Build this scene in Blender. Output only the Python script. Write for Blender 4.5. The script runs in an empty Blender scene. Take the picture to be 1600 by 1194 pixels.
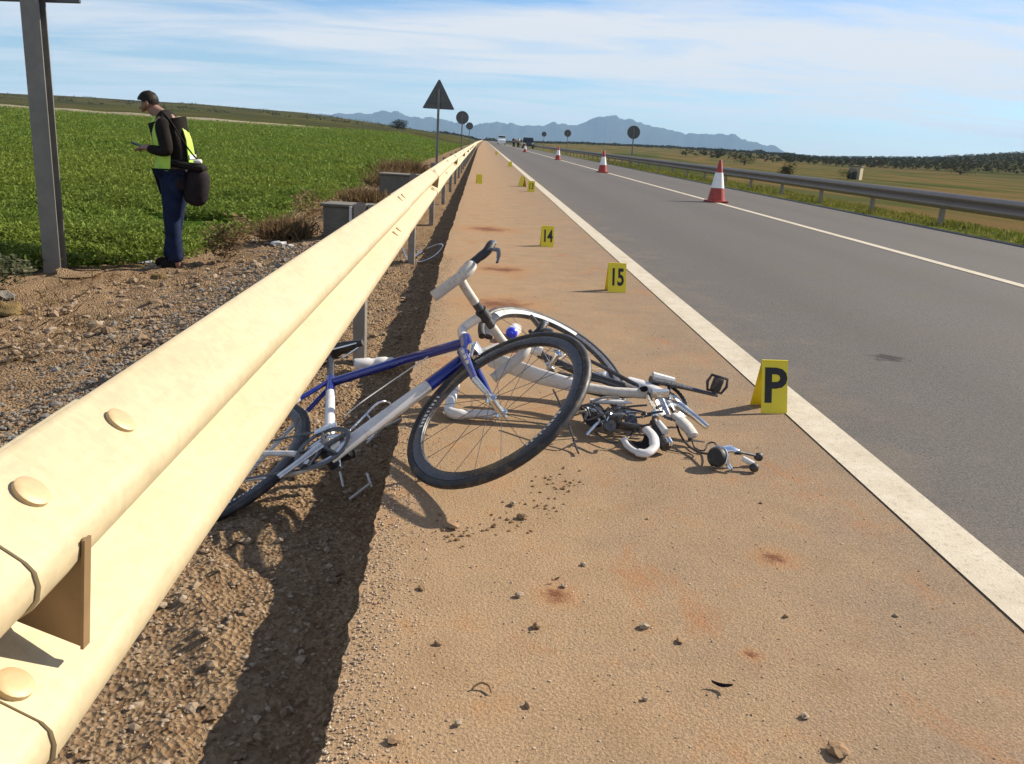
import bpy, bmesh, math, random
import numpy as np
from mathutils import Vector, Matrix, noise as mnoise

random.seed(7); RNG = np.random.default_rng(7)
SC = bpy.context.scene; COL = SC.collection
R = math.radians

# ------------------------------------------------------------------ camera, light, sky
cam = bpy.data.cameras.new('camera'); camo = bpy.data.objects.new('camera', cam); COL.objects.link(camo); SC.camera = camo
cam.sensor_fit = 'HORIZONTAL'; cam.sensor_width = 36.0; cam.lens = 36.0 * 1358 / 1600
cam.clip_start = 0.02; cam.clip_end = 40000
_f = 1358.0
_Y = Vector(((757 - 800) / _f, (597 - 218) / _f, -1.0)).normalized()
_u = Vector((math.sin(.045), math.cos(.045), 0)); _Z = (_u - _u.dot(_Y) * _Y).normalized(); _X = _Y.cross(_Z)
camo.matrix_world = Matrix.Translation((0, 0, 1.03)) @ Matrix((_X, _Y, _Z)).to_4x4()

SUN_EL, SUN_AZ = R(33), R(66)          # azimuth from +Y (along the road) towards +X
sd = Vector((math.cos(SUN_EL) * math.sin(SUN_AZ), math.cos(SUN_EL) * math.cos(SUN_AZ), math.sin(SUN_EL)))
sl = bpy.data.lights.new('sun', 'SUN'); slo = bpy.data.objects.new('sun', sl); COL.objects.link(slo)
sl.energy = 5.0; sl.angle = R(0.53); sl.color = (1.0, 0.90, 0.74)
slo.rotation_euler = (-sd).to_track_quat('-Z', 'Y').to_euler(); slo.location = (30, 20, 30)

world = bpy.data.worlds.new('World'); SC.world = world; world.use_nodes = True
wn = world.node_tree; wn.nodes.clear()
def wnode(t, **k):
    n_ = wn.nodes.new(t)
    for a, b in k.items(): setattr(n_, a, b)
    return n_
def wl(a, b): wn.links.new(a, b)
w_out = wnode('ShaderNodeOutputWorld'); w_bg = wnode('ShaderNodeBackground'); w_bg.inputs['Strength'].default_value = 0.06
sky = wnode('ShaderNodeTexSky', sky_type='NISHITA'); sky.sun_disc = False; sky.sun_elevation = SUN_EL; sky.sun_rotation = SUN_AZ
sky.altitude = 300; sky.air_density = 1.0; sky.dust_density = 0.3; sky.ozone_density = 2.5
tc = wnode('ShaderNodeTexCoord'); sep = wnode('ShaderNodeSeparateXYZ'); wl(tc.outputs['Generated'], sep.inputs[0])
def wmath(op, a, b=None):
    m = wnode('ShaderNodeMath', operation=op)
    for i, v in enumerate((a, b)):
        if v is None: continue
        if isinstance(v, (int, float)): m.inputs[i].default_value = v
        else: wl(v, m.inputs[i])
    return m.outputs[0]
zz = wmath('ADD', wmath('MAXIMUM', sep.outputs['Z'], 0.0), 0.10)
cu = wmath('DIVIDE', sep.outputs['X'], zz); cv = wmath('DIVIDE', sep.outputs['Y'], zz)
comb = wnode('ShaderNodeCombineXYZ'); wl(wmath('MULTIPLY', cu, 0.32), comb.inputs[0]); wl(wmath('MULTIPLY', cv, 0.85), comb.inputs[1])
mp = wnode('ShaderNodeMapping'); mp.inputs['Rotation'].default_value = (0, 0, R(14)); mp.inputs['Location'].default_value = (3.1, 1.7, 0); wl(comb.outputs[0], mp.inputs['Vector'])
def wnoise(scale, detail, dist, rough=.6):
    t = wnode('ShaderNodeTexNoise'); t.inputs['Scale'].default_value = scale; t.inputs['Detail'].default_value = detail
    t.inputs['Roughness'].default_value = rough; t.inputs['Distortion'].default_value = dist; wl(mp.outputs[0], t.inputs['Vector']); return t.outputs['Fac']
n1 = wnoise(0.55, 5, 1.0); n2 = wnoise(2.3, 8, 0.8, .62)
cs = wmath('ADD', wmath('MULTIPLY', n1, 0.6), wmath('MULTIPLY', n2, 0.4))
ramp = wnode('ShaderNodeValToRGB'); wl(cs, ramp.inputs[0])
ramp.color_ramp.elements[0].position = 0.42; ramp.color_ramp.elements[0].color = (0.04, .04, .04, 1)
ramp.color_ramp.elements[1].position = 0.59; ramp.color_ramp.elements[1].color = (0.95, .95, .95, 1)
mixc = wnode('ShaderNodeMix', data_type='RGBA'); wl(ramp.outputs[0], mixc.inputs['Factor'])
tint = wnode('ShaderNodeMix', data_type='RGBA', blend_type='MULTIPLY'); tint.inputs['Factor'].default_value = 1.0; wl(sky.outputs[0], tint.inputs['A']); tint.inputs['B'].default_value = (.86, 1.08, 1.36, 1); wl(tint.outputs['Result'], mixc.inputs['A'])
mixc.inputs['B'].default_value = (8.0, 8.25, 8.6, 1)
wl(mixc.outputs['Result'], w_bg.inputs['Color']); wl(w_bg.outputs[0], w_out.inputs['Surface'])

SC.view_settings.view_transform = 'Standard'; SC.view_settings.look = 'None'
SC.view_settings.exposure = 0.80; SC.view_settings.gamma = 1.0; SC.view_settings.use_curve_mapping = False
SC.render.engine = 'CYCLES'; SC.cycles.use_denoising = True; SC.cycles.max_bounces = 6

# ------------------------------------------------------------------ materials
ALB = dict(asphalt=.54, dusty_asphalt=.77, road_paint=.66, worn_edge_paint=.5, verge_soil=.56, crop_field=.85, far_land=.62, plain=.66, mountain_rock=.28, white_paint=.82, white_bar_tape=.75, grass_verge=.8, pale_soil=.55,
    galvanised_rail=.57, weathered_rail=.8, bolt_steel=.66, reflector_plate=.6, galvanised_post=.65, pole_steel=.42, concrete=.5, gravel_stones=.55, grey_gravel=.42, soil_clods=.8,
    ochre_rock=.42, crop_leaves=1.12, dry_weeds=.85, olive_leaves=.55, grey_green_weeds=1.2, white_litter=.75, skin=.6, blue_jeans=.55, dark_jacket=.7, dark_bag=.6, sign_back_grey=.6, cone_red=.7, pale_plaster=.6, grass=.8)
SPEC = dict(asphalt=.2, dusty_asphalt=.08, road_paint=.2, verge_soil=0, crop_field=0, far_land=0, plain=0, grass_verge=0, pale_soil=0, mountain_rock=0, gravel_stones=.1, grey_gravel=.15, soil_clods=0, ochre_rock=0,
    grit_stones=.1, crop_leaves=.12, verge_grass=.15, dry_weeds=.05, olive_leaves=0, dark_bush=0, grey_green_weeds=.05, dark_jacket=.1, blue_jeans=.1, dark_bag=.15, hair=.2)
class NT:
    def __init__(s, name):
        s.k = ALB.get(name, 1.0)
        s.m = bpy.data.materials.new(name); s.m.use_nodes = True; s.t = s.m.node_tree; s.b = s.t.nodes['Principled BSDF']
    def n(s, typ, **k):
        x = s.t.nodes.new(typ)
        for a, b in k.items(): setattr(x, a, b)
        return x
    def l(s, a, b): s.t.links.new(a, b)
    def set(s, inp, v):
        if isinstance(v, (int, float, tuple)): inp.default_value = v
        else: s.l(v, inp)
    def coord(s, scale=None):
        c = s.n('ShaderNodeTexCoord').outputs['Object']
        if scale:
            mp_ = s.n('ShaderNodeMapping'); mp_.inputs['Scale'].default_value = scale; s.l(c, mp_.inputs['Vector']); c = mp_.outputs[0]
        return c
    def noise(s, vec, scale, detail=4, rough=.6, dist=0.0):
        t = s.n('ShaderNodeTexNoise'); s.l(vec, t.inputs['Vector']); t.inputs['Scale'].default_value = scale
        t.inputs['Detail'].default_value = detail; t.inputs['Roughness'].default_value = rough; t.inputs['Distortion'].default_value = dist; return t.outputs['Fac']
    def vor(s, vec, scale, out='Distance'):
        t = s.n('ShaderNodeTexVoronoi'); s.l(vec, t.inputs['Vector']); t.inputs['Scale'].default_value = scale; return t.outputs[out]
    def ramp(s, fac, stops):
        r_ = s.n('ShaderNodeValToRGB'); s.l(fac, r_.inputs[0]); e = r_.color_ramp.elements
        while len(e) < len(stops): e.new(.5)
        for i, (p, c) in enumerate(stops): e[i].position = p; e[i].color = (*c, 1) if len(c) == 3 else c
        return r_.outputs[0]
    def mix(s, fac, a, b, mode='MIX'):
        m_ = s.n('ShaderNodeMix', data_type='RGBA', blend_type=mode)
        for inp, v in ((m_.inputs['Factor'], fac), (m_.inputs['A'], a), (m_.inputs['B'], b)):
            if isinstance(v, tuple) and len(v) == 3: v = (*v, 1)
            s.set(inp, v)
        return m_.outputs['Result']
    def math(s, op, a, b=0.0):
        m_ = s.n('ShaderNodeMath', operation=op); s.set(m_.inputs[0], a); s.set(m_.inputs[1], b); return m_.outputs[0]
    def mapr(s, v, a, b, c=0.0, d=1.0):
        m_ = s.n('ShaderNodeMapRange'); s.l(v, m_.inputs[0])
        for i, q in enumerate((a, b, c, d)): m_.inputs[i + 1].default_value = q
        return m_.outputs[0]
    def bump(s, h, strength, dist):
        b_ = s.n('ShaderNodeBump'); b_.inputs['Strength'].default_value = strength; b_.inputs['Distance'].default_value = dist
        s.l(h, b_.inputs['Height']); s.l(b_.outputs[0], s.b.inputs['Normal'])
    def fin(s, col, rough=.6, metal=0.0):
        if s.k != 1.0: col = tuple(c * s.k for c in col) if isinstance(col, tuple) else s.mix(1.0, col, (s.k,) * 3, 'MULTIPLY')
        if s.m.name in SPEC: s.b.inputs['Specular IOR Level'].default_value = SPEC[s.m.name]
        s.set(s.b.inputs['Base Color'], (*col, 1) if isinstance(col, tuple) and len(col) == 3 else col)
        s.set(s.b.inputs['Roughness'], rough); s.set(s.b.inputs['Metallic'], metal); return s.m

def simple(name, col, rough=.5, metal=0.0, var=.18, scale=6.0, dirt=0.0, coat=0.0):
    t = NT(name); v = t.coord(); n_ = t.noise(v, scale, 5)
    lo = tuple(c * (1 - var) for c in col); hi = tuple(min(1, c * (1 + var)) for c in col)
    c = t.ramp(n_, [(.3, lo), (.7, hi)])
    if dirt: c = t.mix(t.mapr(t.noise(v, scale * 2.3, 6), .52, .72, 0, dirt), c, (.30, .19, .10))
    if coat: t.b.inputs['Coat Weight'].default_value = coat; t.b.inputs['Coat Roughness'].default_value = .08
    return t.fin(c, t.mapr(t.noise(v, scale * 3, 3), .3, .7, max(.04, rough - .1), min(1, rough + .12)), metal)

def asphalt_mat(name, lo, hi, dust=None):
    t = NT(name); v = t.coord()
    g = t.vor(v, 170, 'Color'); gs = t.n('ShaderNodeSeparateColor'); t.l(g, gs.inputs[0])
    fine = t.noise(v, 420, 2)
    c = t.ramp(t.math('ADD', t.math('MULTIPLY', gs.outputs[0], .55), t.math('MULTIPLY', fine, .45)), [(.2, lo), (.75, hi)])
    big = t.noise(t.coord((1, .12, 1)), 2.2, 5)
    c = t.mix(t.mapr(big, .35, .7, 0, .5), c, tuple(x * .66 for x in hi))
    sx = t.n('ShaderNodeSeparateXYZ'); t.l(v, sx.inputs[0])
    if dust:
        # reddish soil blown over the shoulder, thinning towards the traffic side
        dn = t.noise(v, 3.0, 7, .62); dn2 = t.noise(v, 45, 4, .7)
        m_ = t.mapr(sx.outputs['X'], -.2, 1.5, 1.0, .0)
        m_ = t.math('ADD', m_, t.math('MULTIPLY', t.math('SUBTRACT', dn, .5), 1.5))
        m_ = t.math('ADD', m_, t.math('MULTIPLY', t.math('SUBTRACT', dn2, .5), .9))
        m_ = t.mapr(m_, -.05, .8, .26, .88)
        dc = t.ramp(t.noise(v, 5.5, 6), [(.3, (.42, .275, .15)), (.55, (.49, .335, .195)), (.72, (.52, .29, .135))])
        c = t.mix(m_, c, dc)
        # red soil drifts further along and scattered rust-red stains
        c = t.mix(t.mapr(t.noise(t.coord((1.0, .55, 1)), 3.1, 6, .68, .4), .57, .70, 0, .75), c, (.46, .20, .085))
        for (px_, py_, rad) in ((.22, 1.845, .040), (.821, 2.081, .042), (.62, 1.62, .018), (.16, 5.6, .22), (.20, 7.2, .2), (.1, 10.5, .3)):
            d = t.n('ShaderNodeVectorMath', operation='DISTANCE'); t.l(v, d.inputs[0]); d.inputs[1].default_value = (px_, py_, 0)
            dd = t.math('ADD', d.outputs['Value'], t.math('MULTIPLY', t.math('SUBTRACT', t.noise(v, 1.6 / rad, 5, .7), .5), rad * 2.6))
            c = t.mix(t.mapr(dd, rad * .9, rad * 2.0, .5, 0), c, (.50, .24, .10)); c = t.mix(t.mapr(dd, rad * .2, rad * 1.0, .95, 0), c, (.19, .065, .03))
        # grit, dark specks
        sp = t.vor(v, 95); c = t.mix(t.mapr(sp, .06, .16, .6, 0), c, (.11, .07, .045))
        c = t.mix(t.mapr(t.vor(t.coord((1, 1, 1.7)), 210), .08, .2, .5, 0), c, (.62, .48, .34)); c = t.mix(t.mapr(t.noise(v, 150, 5, .85), .46, .64, 0, .75), c, (.15, .095, .06)); c = t.mix(t.mapr(t.noise(v, 190, 4, .85), .55, .7, 0, .6), c, (.66, .50, .34))
    else:
        c = t.mix(t.mapr(t.noise(v, .9, 6), .5, .75, 0, .45), c, (.20, .155, .115))
        c = t.mix(t.mapr(t.noise(v, 75, 3, .7), .45, .7, 0, .4), c, tuple(x * 1.25 for x in hi)); c = t.mix(t.mapr(t.noise(v, 110, 3, .7), .5, .7, 0, .5), c, tuple(x * .5 for x in lo))
        dr = t.math('ADD', t.mapr(sx.outputs['X'], 1.4, 2.3, .62, .2), t.math('MULTIPLY', t.math('SUBTRACT', t.noise(v, 2.6, 7, .68), .5), 1.4)); c = t.mix(t.mapr(dr, .45, 1.0, 0, .5), c, (.42, .31, .20))
        # tyre-polished wheel paths
        for wx in (2.4, 4.1, 6.3): c = t.mix(t.mapr(t.math('ABSOLUTE', t.math('SUBTRACT', sx.outputs['X'], wx)), 0, .5, .16, 0), c, (.10, .085, .075))
        d = t.n('ShaderNodeVectorMath', operation='DISTANCE'); t.l(v, d.inputs[0]); d.inputs[1].default_value = (2.266, 4.55, 0)
        dd = t.math('ADD', d.outputs['Value'], t.math('MULTIPLY', t.math('SUBTRACT', t.noise(v, 14, 4), .5), .30))
        c = t.mix(t.mapr(dd, .05, .10, .9, 0), c, (.05, .04, .045))
    t.bump(t.math('ADD', t.vor(v, 150), t.math('MULTIPLY', t.noise(v, 300, 3), 1.6)), .5, .003)
    return t.fin(c, .88)

def soil_mat(name, stops, scale, bump=.03, extra=None, grey=None):
    t = NT(name); v = t.coord()
    c = t.ramp(t.noise(v, scale, 9, .68), stops)
    c = t.mix(.5, c, t.ramp(t.vor(v, scale * 9, 'Color'), [(.2, stops[0][1]), (.8, stops[-1][1])]))
    if grey:
        sx = t.n('ShaderNodeSeparateXYZ'); t.l(v, sx.inputs[0])
        m_ = t.math('ADD', t.mapr(sx.outputs['X'], -2.0, -1.0, 0, 1), t.math('MULTIPLY', t.math('SUBTRACT', t.noise(v, 1.7, 5), .5), 1.6))
        m_ = t.math('MULTIPLY', t.mapr(m_, .3, .8, 0, .75), t.mapr(sx.outputs['X'], -.95, -1.3, 0, 1))
        c = t.mix(m_, c, t.ramp(t.vor(v, 60, 'Color'), [(.2, (.22, .19, .16)), (.8, (.48, .43, .37))]))
    if extra: c = t.mix(t.mapr(t.noise(v, extra[0], 6, .62), extra[1], extra[2]), c, extra[3])
    t.bump(t.math('ADD', t.noise(v, scale * 5, 8, .7), t.vor(v, scale * 10)), .8, bump)
    return t.fin(c, .95)

M = {}
M['asphalt'] = asphalt_mat('asphalt', (.112, .104, .100), (.248, .228, .215))
M['shoulder'] = asphalt_mat('dusty_asphalt', (.16, .125, .095), (.33, .26, .20), dust=True)
def paint_mat():
    t = NT('road_paint'); v = t.coord()
    c = t.ramp(t.noise(v, 9, 6), [(.3, (.66, .58, .44)), (.7, (.80, .72, .58))])
    c = t.mix(t.mapr(t.noise(v, 50, 7, .8), .53, .66, 0, .65), c, (.34, .27, .20)); c = t.mix(t.mapr(t.noise(t.coord((1, .3, 1)), 5, 6, .7), .5, .75, 0, .5), c, (.45, .35, .25))
    t.bump(t.vor(v, 150), .3, .003); return t.fin(c, .8)
M['paint'] = paint_mat()
M['pale_edge'] = simple('worn_edge_paint', (.38, .34, .29), .85, var=.3, scale=20)
M['verge'] = soil_mat('verge_soil', [(.25, (.26, .155, .085)), (.5, (.47, .31, .18)), (.75, (.62, .45, .28))], 7, .025, grey=True)
M['ditch'] = M['verge']
def field_mat():
    t = NT('crop_field'); v = t.coord()
    c = t.ramp(t.noise(v, .35, 8, .7), [(.25, (.045, .095, .014)), (.5, (.07, .135, .02)), (.75, (.12, .18, .032))])
    c = t.mix(t.mapr(t.noise(v, 2.2, 7), .4, .7, 0, .6), c, (.035, .075, .014))
    t.bump(t.noise(v, 6, 7, .7), 1.0, .25); return t.fin(c, .9)
M['field'] = field_mat()
M['far_land'] = soil_mat('far_land', [(.2, (.06, .068, .022)), (.45, (.115, .10, .036)), (.6, (.18, .13, .055)), (.8, (.085, .115, .028))], .012, .4, extra=(.03, .48, .62, (.055, .058, .032)))
def right_mat():
    t = NT('plain'); v = t.coord(); sx = t.n('ShaderNodeSeparateXYZ'); t.l(v, sx.inputs[0])
    st = t.coord((1, .25, 1))
    c = t.ramp(t.noise(st, .05, 7, .6), [(.3, (.060, .085, .028)), (.42, (.11, .12, .045)), (.5, (.23, .155, .07)), (.58, (.11, .122, .045)), (.75, (.16, .15, .085))])
    far = t.ramp(t.noise(v, .015, 7, .62), [(.3, (.050, .062, .030)), (.5, (.080, .085, .044)), (.62, (.115, .095, .055)), (.75, (.066, .080, .036))])
    c = t.mix(t.mapr(sx.outputs['X'], 90, 260, 0, 1), c, far)
    t.bump(t.noise(v, 3, 8, .7), .8, .2); return t.fin(c, .95)
M['plain'] = right_mat()
M['verge_right'] = soil_mat('grass_verge', [(.3, (.085, .11, .02)), (.55, (.15, .18, .035)), (.8, (.24, .21, .08))], 3, .05)
M['mountain'] = soil_mat('mountain_rock', [(.3, (.07, .075, .06)), (.6, (.13, .12, .10)), (.8, (.2, .18, .15))], .004, 6)
M['pale_soil'] = soil_mat('pale_soil', [(.3, (.42, .36, .24)), (.7, (.60, .53, .38))], .8, .05)
def rail_mat(name, base, rough, metal, rust):
    t = NT(name); v = t.coord((1, .35, 1))
    c = t.ramp(t.noise(v, 9, 7, .65), [(.3, tuple(x * .86 for x in base)), (.7, base)])
    c = t.mix(t.mapr(t.noise(t.coord((6, 1, 6)), 6, 7, .7), .55, .8, 0, rust), c, (.42, .27, .12))
    c = t.mix(t.mapr(t.vor(t.coord(), 38), .05, .16, rust, 0), c, (.50, .37, .22))
    c = t.mix(.2, c, t.ramp(t.vor(t.coord(), 85, 'Color'), [(.2, tuple(x * .7 for x in base)), (.8, tuple(min(1, x * 1.12) for x in base))]))
    c = t.mix(t.mapr(t.noise(t.coord((1, .5, 1)), 4.5, 8, .72), .5, .72, 0, .3), c, tuple(x * y for x, y in zip(base, (.72, .62, .5))))
    c = t.mix(t.mapr(t.noise(t.coord((1, .12, 1)), 55, 5, .7), .5, .75, 0, .3), c, tuple(x * y for x, y in zip(base, (.75, .68, .58)))); c = t.mix(t.mapr(t.noise(t.coord((.5, 3, .5)), 12, 6, .75), .58, .78, 0, .35), c, tuple(x * y for x, y in zip(base, (.7, .58, .42))))
    t.bump(t.noise(t.coord(), 60, 4), .06, .002)
    return t.fin(c, t.mapr(t.noise(v, 22, 5), .3, .7, rough - .1, rough + .12), metal)
M['rail'] = rail_mat('galvanised_rail', (.86, .715, .45), .55, .1, .22)
M['rail_dark'] = rail_mat('weathered_rail', (.34, .28, .23), .6, .2, .55)
M['bolt'] = rail_mat('bolt_steel', (.78, .58, .32), .5, .2, .45)
M['reflector'] = simple('reflector_plate', (.40, .26, .13), .5, .1, .2, 12)
M['post'] = simple('galvanised_post', (.36, .33, .29), .55, .4, .25, 8, .4)
M['sign_back'] = simple('sign_back_grey', (.17, .18, .19), .6, .3, .15, 3)
M['sign_pole'] = simple('pole_steel', (.40, .39, .36), .5, .3, .18, 5)
M['concrete'] = soil_mat('concrete', [(.3, (.22, .20, .17)), (.7, (.36, .33, .28))], 9, .006)
M['blue'] = simple('blue_paint', (.010, .024, .22), .22, .25, .12, 6, .18, .8)
M['white'] = simple('white_paint', (.78, .76, .74), .3, 0, .06, 8, .45, .4)
M['tape'] = simple('white_bar_tape', (.70, .66, .60), .75, 0, .1, 30, .5)
M['black'] = simple('black_rubber', (.022, .022, .024), .55, 0, .3, 14, .28)
M['carbon'] = simple('dark_carbon', (.035, .035, .04), .3, .1, .3, 30, .2, .3)
M['steel'] = simple('polished_steel', (.66, .66, .66), .22, .95, .1, 12, .15)
M['chrome'] = simple('bright_alloy', (.82, .81, .79), .12, 1.0, .05, 10, .1)
M['spoke'] = simple('dark_spoke_steel', (.10, .10, .105), .4, .6)
M['red'] = simple('red_paint', (.55, .02, .03), .3, 0, .1, 8, .2, .4)
M['yellow'] = simple('yellow_plastic', (.74, .60, .02), .45, 0, .06, 8)
M['print'] = simple('black_print', (.012, .012, .012), .6)
M['bluecap'] = simple('blue_cap', (.03, .05, .62), .35, 0, .1)
M['cone_red'] = simple('cone_red', (.50, .05, .03), .5, 0, .15, 12, .2)
M['cone_white'] = simple('cone_sleeve', (.80, .79, .77), .45, 0, .06, 10, .2)
M['skin'] = simple('skin', (.40, .22, .15), .5, 0, .1, 20)
M['hair'] = simple('hair', (.014, .010, .008), .6, 0, .3, 60)
M['jacket'] = simple('dark_jacket', (.022, .018, .016), .85, 0, .3, 12)
M['jeans'] = simple('blue_jeans', (.022, .034, .085), .85, 0, .35, 14)
M['vest'] = simple('hi_vis_yellow', (.36, .58, .06), .6, 0, .12, 14)
M['silverband'] = simple('reflective_band', (.70, .72, .70), .35, .3, .1)
M['bag'] = simple('dark_bag', (.030, .022, .026), .8, 0, .35, 18)
M['glass'] = simple('dark_glass', (.02, .025, .03), .08, 0, .1)
M['car_dark'] = simple('car_paint_dark', (.015, .017, .022), .25, .2, .1, 2, 0, .6)
M['car_white'] = simple('van_paint_white', (.8, .8, .8), .3, 0, .05, 2, 0, .5)
M['litter'] = simple('white_litter', (.82, .80, .76), .7, 0, .08)
M['plaster'] = simple('pale_plaster', (.66, .56, .36), .9, 0, .15, 2)
def leafmat(name, a, b, c3):
    t = NT(name); v = t.coord()
    gi = t.n('ShaderNodeNewGeometry').outputs['Random Per Island']
    c = t.ramp(gi, [(0, a), (.5, b), (1, c3)]); c = t.mix(t.mapr(t.noise(v, .8, 5), .35, .65, 0, .5), c, tuple(x * .65 for x in a)); c = t.mix(t.mapr(t.noise(v, .13, 5, .65), .42, .66, 0, .55), c, tuple(x * y for x, y in zip(c3, (.95, .85, .7))))
    c = t.mix(1.0, c, (t.k,) * 3, 'MULTIPLY'); t.k = 1.0
    m_ = t.fin(c, .6); t.b.inputs['Transmission Weight'].default_value = 0
    tr = t.n('ShaderNodeBsdfTranslucent'); t.l(c, tr.inputs['Color']); ms = t.n('ShaderNodeMixShader'); ms.inputs[0].default_value = .35
    t.l(t.b.outputs[0], ms.inputs[1]); t.l(tr.outputs[0], ms.inputs[2]); t.l(ms.outputs[0], t.t.nodes['Material Output'].inputs['Surface']); return m_
M['crop'] = leafmat('crop_leaves', (.085, .135, .020), (.14, .205, .030), (.20, .25, .045))
M['grass'] = leafmat('verge_grass', (.07, .10, .015), (.13, .17, .025), (.25, .22, .07))
M['dry'] = leafmat('dry_weeds', (.13, .08, .04), (.25, .165, .09), (.40, .30, .17))
M['weed'] = leafmat('grey_green_weeds', (.05, .06, .03), (.09, .10, .055), (.16, .15, .10))
M['bushm'] = leafmat('dark_bush', (.018, .024, .012), (.032, .042, .02), (.055, .06, .03))
M['olive'] = leafmat('olive_leaves', (.045, .052, .03), (.065, .072, .042), (.09, .095, .055))
def stone_mat(name, a, b, c3):
    t = NT(name); gi = t.n('ShaderNodeNewGeometry').outputs['Random Per Island']
    return t.fin(t.mix(.35, t.ramp(gi, [(0, a), (.5, b), (1, c3)]), t.ramp(t.noise(t.coord(), 70, 4), [(.3, a), (.7, c3)])), .9)
M['gravel'] = stone_mat('gravel_stones', (.20, .12, .07), (.46, .32, .20), (.70, .57, .42))
M['greygravel'] = stone_mat('grey_gravel', (.18, .16, .14), (.40, .36, .31), (.62, .57, .50))
M['gritm'] = stone_mat('grit_stones', (.22, .14, .08), (.36, .26, .17), (.58, .50, .40))
M['clod'] = stone_mat('soil_clods', (.14, .075, .04), (.28, .17, .09), (.42, .29, .18))
M['rock'] = soil_mat('ochre_rock', [(.3, (.34, .22, .09)), (.7, (.58, .42, .20))], 14, .01)

# ------------------------------------------------------------------ helpers
def tag(o, label=None, cat=None, group=None, kind=None):
    if label: o['label'] = label
    if cat: o['category'] = cat
    if group: o['group'] = group
    if kind: o['kind'] = kind
    return o
def empty(name, loc=(0, 0, 0), rz=0.0, label=None, cat=None, group=None):
    o = bpy.data.objects.new(name, None); COL.objects.link(o); o.location = loc; o.rotation_euler = (0, 0, rz); o.empty_display_size = .1
    return tag(o, label, cat, group)
def link(name, me, m, parent=None):
    o = bpy.data.objects.new(name, me); COL.objects.link(o)
    if m and not me.materials: me.materials.append(m)
    if parent: o.parent = parent
    return o
def copy_tree(o, parent=None):
    c = o.copy(); COL.objects.link(c)
    if parent is not None: c.parent = parent
    for ch in list(o.children): copy_tree(ch, c)
    return c
V = Vector
def basis(d):
    d = d.normalized(); a = V((0, 0, 1)) if abs(d.z) < .9 else V((1, 0, 0)); x = d.cross(a).normalized(); return x, d.cross(x).normalized()
class MB:
    def __init__(s): s.v = []; s.f = []; s.s = []
    def add(s, vs, fs, smooth=False):
        o = len(s.v); s.v += [tuple(v) for v in vs]; s.f += [tuple(i + o for i in f) for f in fs]; s.s += [smooth] * len(fs); return s
    def box(s, c, size, rot=None, bev=0.0):
        hx, hy, hz = (q / 2 for q in size); c = V(c)
        b = min(bev, hx * .9, hy * .9, hz * .9)
        if b <= 0:
            vs = [V((x, y, z)) for x in (-hx, hx) for y in (-hy, hy) for z in (-hz, hz)]
            fs = [(0, 1, 3, 2), (4, 6, 7, 5), (0, 4, 5, 1), (2, 3, 7, 6), (0, 2, 6, 4), (1, 5, 7, 3)]
        else:
            bm = bmesh.new(); bmesh.ops.create_cube(bm, size=1.0)
            for v in bm.verts: v.co = V((v.co.x * hx * 2, v.co.y * hy * 2, v.co.z * hz * 2))
            bmesh.ops.bevel(bm, geom=bm.edges[:], offset=b, segments=2, affect='EDGES', profile=.5)
            bm.verts.index_update(); vs = [v.co.copy() for v in bm.verts]; fs = [[v.index for v in f.verts] for f in bm.faces]; bm.free()
        if rot is not None: vs = [rot @ v for v in vs]
        return s.add([v + c for v in vs], fs)
    def tube(s, pts, r, n=10, closed=False, cap=True, flat=1.0, up=None):
        pts = [V(p) for p in pts]; k = len(pts); rs = r if isinstance(r, (list, tuple)) else [r] * k
        vs = []; x = None
        for i, p in enumerate(pts):
            a = pts[i - 1] if (i > 0 or closed) else p; b = pts[(i + 1) % k] if (i < k - 1 or closed) else p
            d = (b - a).normalized()
            if x is None:
                x = (V(up) - V(up).dot(d) * d).normalized() if up is not None else basis(d)[0]
            else: x = (x - x.dot(d) * d).normalized()
            y = d.cross(x)
            for j in range(n):
                t = 2 * math.pi * j / n; vs.append(p + rs[i] * (math.cos(t) * x + flat * math.sin(t) * y))
        fs = []
        for i in range(k if closed else k - 1):
            i2 = (i + 1) % k
            for j in range(n): fs.append((i * n + j, i * n + (j + 1) % n, i2 * n + (j + 1) % n, i2 * n + j))
        s.add(vs, fs, True)
        if cap and not closed:
            o = len(s.v) - len(vs)
            s.f += [tuple(o + j for j in reversed(range(n))), tuple(o + (k - 1) * n + j for j in range(n))]; s.s += [False, False]
        return s
    def lathe(s, prof, c=(0, 0, 0), axis=(0, 0, 1), n=24, closed=False):
        ax = V(axis).normalized(); x, y = basis(ax); c = V(c); vs = []
        for (r_, h) in prof:
            for j in range(n):
                t = 2 * math.pi * j / n; vs.append(c + ax * h + r_ * (math.cos(t) * x + math.sin(t) * y))
        k = len(prof); fs = []
        for i in range(k if closed else k - 1):
            i2 = (i + 1) % k
            for j in range(n): fs.append((i * n + j, i * n + (j + 1) % n, i2 * n + (j + 1) % n, i2 * n + j))
        return s.add(vs, fs, True)
    def prism(s, poly, a, b, th):
        """polygon of 2-D points in the plane (a, b), thickness th along a x b"""
        a, b = V(a), V(b); nn = a.cross(b).normalized(); k = len(poly)
        p = [a * u + b * w for u, w in poly]; vs = [q - nn * th / 2 for q in p] + [q + nn * th / 2 for q in p]
        fs = [tuple(reversed(range(k))), tuple(range(k, 2 * k))] + [(i, (i + 1) % k, (i + 1) % k + k, i + k) for i in range(k)]
        return s.add(vs, fs)
    def mesh(s, name):
        me = bpy.data.meshes.new(name); me.from_pydata(s.v, [], s.f); me.polygons.foreach_set('use_smooth', s.s)
        bm = bmesh.new(); bm.from_mesh(me); bmesh.ops.recalc_face_normals(bm, faces=bm.faces[:]); bm.to_mesh(me); bm.free(); me.update()
        if any(s.s): me.set_sharp_from_angle(angle=R(42))
        return me
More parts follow.
